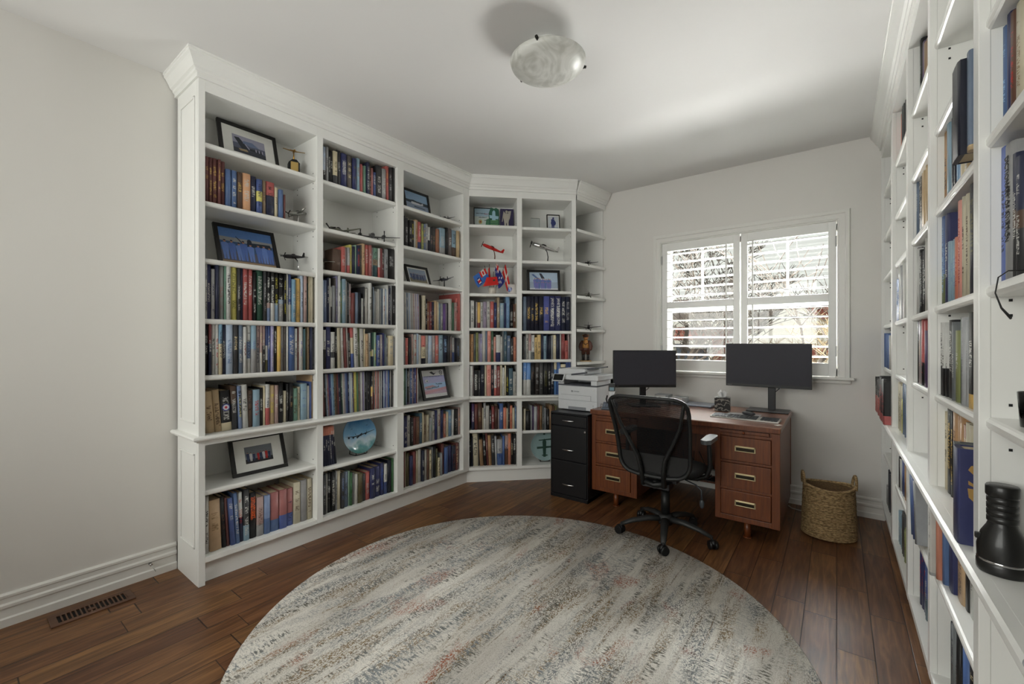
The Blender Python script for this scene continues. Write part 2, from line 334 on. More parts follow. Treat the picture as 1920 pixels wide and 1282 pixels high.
def shutter(x0, x1, hinge, rod_x, label):
    y0, y1 = BY-.012, BY+.018
    t = thing('window_shutter', label, 'shutter', (x0 if hinge < 0 else x1, BY, WZ0+.002), group=None)
    ox, oz = t.location.x, t.location.z
    def L(b, n, m, **k): return b.build(n, m, t, **k)
    A = lambda b, a, c, d, e, f_, g: b.box(a-ox, c-ox, d-BY, e-BY, f_-oz, g-oz)
    st_w = .050; z0, z1 = WZ0+.004, WZ1-.004
    for xa, xb in ((x0, x0+st_w), (x1-st_w, x1)): b = MB(); A(b, xa, xb, y0, y1, z0, z1); L(b, 'stile', WHITE, bevel=.002)
    for za, zb in ((z0, 1.135), (1.612, 1.676), (2.153, z1)): b = MB(); A(b, x0+st_w, x1-st_w, y0, y1, za, zb); L(b, 'rail', WHITE, bevel=.002)
    for (za, zb, n, tilt) in ((1.135, 1.612, 6, 2), (1.676, 2.153, 6, 3)):
        for i in range(n):
            zc = za+(zb-za)*(i+.62)/n if n else 0
            mm = Matrix.Translation((0, BY-BY+.004, zc-oz)) @ Matrix.Rotation(R(-tilt), 4, 'X')
            b = MB(); w = .036
            pts = [(-w, 0), (-w*.6, .0045), (0, .006), (w*.6, .0045), (w, 0), (w*.6, -.0045), (0, -.006), (-w*.6, -.0045)]
            vs = [mm @ Vector((x0+st_w+.002-ox, p, q)) for p, q in pts]+[mm @ Vector((x1-st_w-.002-ox, p, q)) for p, q in pts]
            k = len(pts); b.add(vs, [tuple(range(k)), tuple(range(2*k-1, k-1, -1))]); b.add(vs, [(i2, (i2+1) % k, k+(i2+1) % k, k+i2) for i2 in range(k)], 0, True)
            L(b, 'louvre', WHITE)
        b = MB(); A(b, rod_x-.006, rod_x+.006, y0-.034, y0-.022, za+.012, zb+.006)
        L(b, 'tilt_rod', WHITE, bevel=.002)
    b = MB()
    hx = x0 if hinge < 0 else x1
    for z in (WZ0+.16, WZ1-.20): A(b, hx-.006, hx+.004, y0-.006, y0+.004, z, z+.08)
    L(b, 'hinge', STEEL)
    return t
shutter(WX0+.004, -.668, -1, -.768, 'left white louvred shutter panel over the window, hinged beside its left casing')
shutter(-.658, WX1-.006, 1, -.565, 'right white louvred shutter panel over the window behind the larger monitor')
# unseen rear window, put in to let the rear fill light enter
w2 = bpy.data.objects.new('window_2', None); C.objects.link(w2); w2.location = (-1.5, FY-.08, .95); st(w2)
b = MB()
for a, c in ((-2.75, -2.69), (-.31, -.25), (-1.95, -1.89), (-1.11, -1.05)): b.box(a, c, FY-.11, FY-.05, .95, 2.55)
b.box(-2.75, -.25, FY-.11, FY-.05, .95, 1.01); b.box(-2.75, -.25, FY-.11, FY-.05, 2.49, 2.55)
loc_to(w2, b, 'window_frame', TRIM)
b = MB(); b.box(-2.7, -.3, FY-.082, FY-.078, 1.0, 2.5); loc_to(w2, b, 'pane', GLASS)

# ------------------------------------------------------------------ built-in bookcases (local: x along the front, y into the case, z up)
CROWN = [(.006, 2.700), (-.010, 2.700), (-.010, 2.720), (-.018, 2.726), (-.020, 2.737), (-.030, 2.744), (-.040, 2.766), (-.052, 2.788), (-.060, 2.796), (-.060, 2.806), (-.064, 2.808), (-.064, 2.8195), (.006, 2.8195)]
def sweep(b, prof, path, mi=0, flip=1):
    """sweep a (out, z) profile along a plan path, mitred; out is measured to the right-hand side times flip"""
    n = len(prof); P = [Vector((x, y)) for x, y in path]; vs = []
    for i, p in enumerate(P):
        d0 = (P[i]-P[i-1]).normalized() if i else None; d1 = (P[i+1]-P[i]).normalized() if i < len(P)-1 else None
        nn = [Vector((d.y, -d.x))*flip for d in (d0, d1) if d is not None]
        if len(nn) == 2:
            m = (nn[0]+nn[1]).normalized(); m = m/max(.3, m.dot(nn[0]))
        else: m = nn[0]
        for o, z in prof: vs.append((p.x+m.x*o, p.y+m.y*o, z))
    fs = []
    for k in range(len(P)-1):
        for i in range(n): j = (i+1) % n; fs.append((k*n+i, k*n+j, (k+1)*n+j, (k+1)*n+i))
    fs += [tuple(range(n)), tuple((len(P)-1)*n+i for i in range(n-1, -1, -1))]
    b.add(vs, fs, mi)
NOSE = [(.006, -.0004), (-.020, -.0004), (-.028, -.004), (-.031, -.012), (-.028, -.020), (-.022, -.024), (-.012, -.026), (-.010, -.034), (.006, -.0356)]
def shelf_mesh(x0, x1, y0, y1, z):
    b = MB(); t = .028
    prof = [(y1, z), (y0+.008, z), (y0+.003, z-.003), (y0, z-.009), (y0, z-t+.009), (y0+.003, z-t+.003), (y0+.008, z-t), (y1, z-t)]
    n = len(prof); vs = [(x0, y, q) for y, q in prof]+[(x1, y, q) for y, q in prof]
    b.add(vs, [tuple(range(n)), tuple(range(2*n-1, n-1, -1))]); b.add(vs, [(i, n+i, n+(i+1) % n, (i+1) % n) for i in range(n)], 0)
    return b
LEDGE = .80
def bookcase(name, label, loc, rz, stiles, shelves, depth=.325, end_left=False, x_end=None, crown_path=None, nose_path=None):
    t = thing(name, label, 'bookcase', loc, rz, None)
    TOP = 2.66
    for i, (a, c) in enumerate(stiles):
        b = MB(); b.box(a, c, 0, .02, 0 if (i == 0 and end_left) else .118, 2.6996); 
        b.build('stile', WHITE, t, bevel=.0015)
        m = (a+c)/2; w = (c-a)/2-.0012
        p0, p1 = (a, c-.001) if (i == 0 and end_left) else (m-w, m+w)
        if i == 0 and not end_left: p0, p1 = a, max(a+.004, c-.002)
        b = MB(); b.box(p0, p1, .0201, depth, 0 if (i == 0 and end_left) else .1181, 2.6996); b.build('side_panel' if i in (0, len(stiles)-1) else 'divider', WHITE, t)
    xa, xb = stiles[0][0], stiles[-1][1]
    b = MB(); b.box(xa+.001, xb-.001, depth-.012, depth, .02, 2.70); b.build('back_panel', WHITE, t)
    b = MB(); b.box(xa+.002, xb-.002, .0014, depth-.0121, TOP-.02, TOP+.012); b.build('top_panel', WHITE, t)
    b = MB(); b.box(xa+.001, xb-.001, .0012, .02, TOP+.0121, 2.6994); b.build('top_rail', WHITE, t)
    b = MB(); b.box(xa+(.012 if end_left else .001), xb-.002, .0012, depth-.0121, .119, .145); b.build('bottom_shelf', WHITE, t)
    b = MB(); b.box(xa+(.012 if end_left else -.018), xb+(.018 if end_left else -.002), .043, .06, 0, .118); b.build('toe_kick', WHITE, t)
    b = MB(); b.box(xa+.002, xb-.002, .0013, .018, .748, .7638); b.build('counter_rail', WHITE, t)
    b = MB(); b.box(xa+.001, xb-.001, .0015, depth-.0122, LEDGE-.036, LEDGE)
    sweep(b, [(o*-1, LEDGE+z) for o, z in NOSE], nose_path or [(xa, 0), (xb, 0)])
    b.build('counter_ledge', WHITE, t)
    b = MB(); sweep(b, [(o*-1, z) for o, z in CROWN], crown_path or [(xa, 0), (xb, 0)]); b.build('crown_moulding', WHITE, t)
    pins = MB()
    for bay, zs in shelves.items():
        a = stiles[bay-1]; c = stiles[bay]
        xl = a[1]-.0012 if bay > 1 else a[1]-.001
        xr = c[0]+.0012
        for z in zs:
            shelf_mesh(xl+.0015, xr-.0015, .012, depth-.014, z).build('shelf', WHITE, t)
            for (xx, s) in ((xl, 1), (xr, -1)):
                for y in (.05, depth-.07):
                    for dz in (-.036, -.070, .030):
                        pins.box(xx if s > 0 else xx-.0012, xx+.0012 if s > 0 else xx, y-.003, y+.003, z+dz-.003, z+dz+.003, 0)
    po = pins.build('shelf_pin_holes', BLACK, t); po['kind'] = 'stuff'
    return t
ZL = {1: [2.06, 2.375, 1.75, 1.425, 1.12, .50], 2: [2.375, 2.06, 1.78, 1.43, 1.12, .468], 3: [2.376, 2.06, 1.78, 1.40, 1.12, .465]}
lc = bookcase('bookcase', 'long white built-in bookcase of three bays against the left wall, with crown and counter ledge', (-2.70, .837, 0), R(90),
    [(0, .031), (.653, .695), (1.295, 1.357), (2.03, 2.103)], ZL, end_left=True,
    crown_path=[(0, .345), (0, 0), (2.103, 0)], nose_path=[(0, .345), (0, 0), (2.103, 0)])
# raised panel frames on the exposed end
for za, zb in ((.86, 2.62), (.19, .70)):
    b = MB(); w = .012
    for (y0, y1, p, q) in ((.05, .05+w, za, zb), (.275-w, .275, za, zb), (.05, .275, za, za+w), (.05, .275, zb-w, zb)): b.box(-.006, .0, y0, y1, p, q)
    b.build('panel_moulding', WHITE, lc, bevel=.003)
ZD = {1: [2.386, 2.07, 1.75, 1.43, 1.115, .487], 2: [2.38, 2.065, 1.782, 1.405, 1.135, .468]}
dc = bookcase('bookcase', 'white corner bookcase of two bays set diagonally beside the filing cabinet', (-2.70, 2.94, 0), R(45),
    [(.0, .004), (.447, .494), (.973, 1.014)], ZD)
# angled open shelf unit filling the gap between the corner bookcase and the window wall
ec = thing('corner_shelf_unit', 'narrow white open corner shelves with model aeroplanes, between corner bookcase and window wall', 'shelves', (-1.983, 3.657, 0))
tri = [(.002, .004), (.083, .497), (-.48, .497)]
def etri(d=0): return [(.006-d*.0, .012), (.078, .485), (-.455, .485)]
for z in (2.38, 2.062, 1.744, 1.423, 1.107, LEDGE):
    b = MB(); b.prism(etri(), z-.026, z); b.build('shelf', WHITE, ec, bevel=.004)
b = MB(); b.prism(etri(), .118, .145); b.prism([(-.03, .05), (.045, .485), (-.4, .485)], 0, .118); b.build('base', WHITE, ec)
b = MB(); b.prism([(-.48, .486), (.046, .486), (.046, .5), (-.48, .5)], 0, 2.70); b.build('back_panel', WHITE, ec)
b = MB(); b.prism(etri(), 2.655, 2.70); b.build('top_panel', WHITE, ec)
b = MB(); sweep(b, [(o*-1, z) for o, z in CROWN if z > 2.699], [(.0, .0), (.082, .492)]); b.build('crown_moulding', WHITE, ec)
# right bookcase
ZR = {1: [2.37, 2.051, 1.762, 1.422, 1.12, .50], 2: [2.344, 2.035, 1.759, 1.423, 1.113, .469], 3: [2.344, 2.048, 1.763, 1.422, 1.119, .47],
      4: [2.344, 2.039, 1.761, 1.426, 1.12, .498], 5: [2.344, 2.037, 1.768, 1.429, 1.129, .49], 6: [2.344, 2.05, 1.76, 1.43, 1.12, .49]}
rc = bookcase('bookcase', 'tall white built-in bookcase running along the right wall beside the camera', (.26, 4.158, 0), R(-90),
    [(0, .012), (.717, .786), (1.426, 1.480), (2.027, 2.067), (2.674, 2.720), (3.36, 3.40), (4.06, 4.10)], ZR,
    crown_path=[(0, 0), (4.10, 0), (4.10, .33)], nose_path=[(0, 0), (4.10, 0), (4.10, .33)])

# ------------------------------------------------------------------ books
PAL = dict(w=(.80,.80,.78),w2=(.74,.73,.70),w3=(.68,.69,.70),g=(.62,.62,.62),g2=(.55,.56,.57),g3=(.45,.47,.48),g4=(.38,.40,.40),
K=(.22,.22,.23),K2=(.27,.26,.26),K3=(.20,.17,.16),K4=(.25,.25,.25),k=(.08,.08,.09),n=(.12,.15,.28),n2=(.10,.14,.38),n3=(.09,.13,.24),n4=(.07,.09,.17),n5=(.11,.12,.20),
B=(.15,.30,.62),B2=(.22,.38,.60),B3=(.15,.28,.55),B4=(.12,.34,.62),B5=(.16,.24,.60),B6=(.12,.47,.77),l=(.55,.70,.85),l2=(.40,.60,.72),l3=(.66,.74,.84),l4=(.50,.64,.72),l5=(.40,.60,.77),
s=(.42,.52,.70),s2=(.38,.46,.56),s3=(.32,.42,.55),s4=(.35,.42,.50),s5=(.30,.42,.77),p=(.45,.42,.70),p2=(.58,.56,.74),p3=(.38,.20,.54),p4=(.30,.18,.38),p5=(.26,.13,.21),
P=(.68,.55,.52),P2=(.66,.60,.60),P3=(.62,.56,.66),P4=(.86,.52,.44),r=(.70,.18,.16),r2=(.74,.22,.15),r3=(.82,.35,.28),R=(.47,.10,.12),R2=(.62,.31,.29),
m=(.44,.21,.19),m2=(.46,.16,.14),m3=(.52,.12,.12),m4=(.42,.15,.12),m5=(.56,.12,.10),o=(.86,.45,.15),o2=(.86,.60,.35),o3=(.82,.38,.15),o4=(.76,.40,.22),
y=(.82,.78,.25),Y=(.86,.67,.12),Y2=(.83,.69,.36),t=(.56,.46,.33),t2=(.74,.62,.42),t3=(.61,.53,.41),t4=(.69,.49,.23),t5=(.56,.41,.23),
b=(.35,.25,.18),b2=(.63,.37,.18),b3=(.39,.23,.14),b4=(.32,.2,.12),b5=(.29,.15,.09),c=(.83,.77,.61),c2=(.77,.73,.61),c3=(.78,.63,.43),
e=(.41,.60,.51),e2=(.53,.68,.57),G=(.13,.33,.25),G2=(.16,.40,.19),G3=(.26,.42,.31),G4=(.23,.36,.25),O=(.39,.38,.21),O2=(.41,.47,.26),O3=(.37,.33,.17),O4=(.53,.56,.29),
T=(.13,.31,.33),T2=(.26,.42,.46),T3=(.21,.36,.43),T4=(.2,.34,.4),d=(.36,.33,.31),d2=(.43,.38,.37))
NAMES = dict(w='white',w2='off-white',w3='pale grey',g='light grey',g2='grey',g3='mid-grey',g4='grey',K='charcoal',K2='charcoal',K3='dark brown',K4='charcoal',k='black',n='navy',n2='dark blue',n3='navy',n4='blackish navy',n5='near-black navy',
B='blue',B2='denim blue',B3='royal blue',B4='bright blue',B5='cobalt blue',B6='vivid sky blue',l='light blue',l2='turquoise blue',l3='pale blue',l4='pale blue-grey',l5='sky blue',s='periwinkle blue',s2='slate blue',s3='slate blue',s4='slate grey',s5='medium blue',
p='lavender blue',p2='pale lavender',p3='purple',p4='dark purple',p5='dark plum',P='dusty pink',P2='pinkish grey',P3='mauve',P4='salmon pink',r='red',r2='scarlet',r3='bright red',R='crimson',R2='brick red',m='maroon',m2='maroon',m3='dark red',m4='reddish brown',m5='deep red',
o='orange',o2='light orange',o3='orange',o4='burnt orange',y='yellow',Y='golden yellow',Y2='sandy yellow',t='tan',t2='beige',t3='taupe',t4='ochre',t5='brown',b='brown',b2='caramel brown',b3='brown',b4='brown',b5='dark brown',c='cream',c2='cream',c3='page-coloured tan',
e='sea green',e2='pale green',G='dark green',G2='green',G3='dull green',G4='dull green',O='olive',O2='olive green',O3='dark olive',O4='lime green',T='dark teal',T2='teal',T3='steel teal',T4='teal',d='grey-brown',d2='grey-brown')
CASES = {'L': ((-2.70, .837), 90), 'D': ((-2.70, 2.94), 45), 'R': ((.26, 4.158), -90)}
def book_geo(w, h, depth, spec, rnd, soft=False):
    """spine faces local -y; returns verts, faces, smooth, cols(per face), uvs(per face corner), cover faces first; and page block"""
    main, _, mark = spec.partition('/')
    segs = []
    for q in main.split(','):
        c, _, p = q.partition('.'); segs.append([c, float(p)/100 if p else None])
    tot = sum(p for c, p in segs if p); nn = sum(p is None for c, p in segs)
    for q in segs:
        if q[1] is None: q[1] = max(.05, 1-tot)/nn
    tt = sum(q[1] for q in segs); zs = [0]
    for q in segs: zs.append(zs[-1]+q[1]/tt*h)
    hw = w/2; bul = min(.004, w*.18) if not soft else .0005; bd = min(.0028, w*.16)
    ring = [(-hw, depth), (-hw, .004), (-hw*.72, -bul*.6+.0005), (0, -bul), (hw*.72, -bul*.6+.0005), (hw, .004), (hw, depth), (hw-bd, depth), (hw-bd, .012), (-hw+bd, .012), (-hw+bd, depth)]
    n = len(ring); V = []; F = []; COL = []; UV = []; SM = []
    for z in zs: V += [(x, y, z) for x, y in ring]
    for k, (c, _) in enumerate(segs):
        col = s2l(PAL[c])
        for i in range(n):
            j = (i+1) % n; F.append((k*n+i, k*n+j, (k+1)*n+j, (k+1)*n+i)); COL.append(col); SM.append(1 <= i <= 4)
            if 1 <= i <= 4:
                us = [(-hw, 0), (-hw*.72, .14), (0, .5), (hw*.72, .86), (hw, 1)]
                a, c2 = us[i-1][1], us[i][1]; z0, z1 = zs[k]/h, zs[k+1]/h
                UV.append([(a, z0), (c2, z0), (c2, z1), (a, z1)])
            else: UV.append([(-9, 0)]*4)
    # end caps as three quads (boards and spine) top and bottom
    T = (len(zs)-1)*n
    for base, up in ((0, False), (T, True)):
        for q in ((0, 1, 9, 10), (1, 2, 8, 9), (2, 3, 8), (3, 4, 8), (4, 5, 8), (5, 6, 7, 8)):
            q = tuple(base+i for i in q)
            F.append(tuple(reversed(q)) if up is False else q); COL.append(s2l(PAL[segs[-1 if up else 0][0]])); UV.append([(-9, 0)]*len(q)); SM.append(False)
    mk = (*s2l(PAL[mark]), 1) if mark else (0, 0, 0, 0)
    px0, px1 = -hw+bd, hw-bd; i0 = .003
    PV = [(px0, .012, i0), (px1, .012, i0), (px1, depth-.004, i0), (px0, depth-.004, i0), (px0, .012, h-i0), (px1, .012, h-i0), (px1, depth-.004, h-i0), (px0, depth-.004, h-i0)]
    PF = [(0, 3, 2, 1), (4, 5, 6, 7), (0, 1, 5, 4), (1, 2, 6, 5), (2, 3, 7, 6), (3, 0, 4, 7)]
    return V, F, COL, UV, SM, mk, PV, PF
class BookAcc:
    def __init__(s): s.V = []; s.F = []; s.C = []; s.U = []; s.S = []; s.K = []; s.Rn = []; s.MI = []
    def add(s, g, rnd, mat=None, pages=True):
        V, F, COL, UV, SM, mk, PV, PF = g; n = len(s.V); T = (lambda v: tuple(mat @ Vector(v))) if mat is not None else tuple
        s.V += [T(v) for v in V]
        for f, c, u, sm in zip(F, COL, UV, SM): s.F.append([n+i for i in f]); s.C.append(c); s.U.append(u); s.S.append(sm); s.K.append(mk); s.Rn.append(rnd); s.MI.append(0)
        if pages:
            n = len(s.V); s.V += [T(v) for v in PV]
            for f in PF: s.F.append([n+i for i in f]); s.C.append((1, 1, 1)); s.U.append([(-9, 0)]*4); s.S.append(False); s.K.append((0, 0, 0, 0)); s.Rn.append(rnd); s.MI.append(1)
    def build(s, name, parent=None):
        me = bpy.data.meshes.new(name); me.from_pydata(s.V, [], s.F); me.materials.append(BOOK); me.materials.append(PAGES)
        me.polygons.foreach_set('material_index', s.MI); me.polygons.foreach_set('use_smooth', s.S)
        uv = me.uv_layers.new(name='spine'); u2 = me.uv_layers.new(name='vary')
        a = me.attributes.new('cover', 'FLOAT_COLOR', 'FACE'); k = me.attributes.new('mark', 'FLOAT_COLOR', 'FACE')
        fu = []; fv = []; fa = []; fk = []
        for u, r, c, m in zip(s.U, s.Rn, s.C, s.K):
            for q in u: fu += [q[0], q[1]]; fv += [r[0], r[1]]
            fa += [*c, 1]; fk += list(m)
        uv.data.foreach_set('uv', fu); u2.data.foreach_set('uv', fv); a.data.foreach_set('color', fa); k.data.foreach_set('color', fk)
        me.update(); o = bpy.data.objects.new(name, me); C.objects.link(o)
        if parent is not None: o.parent = parent
        return o
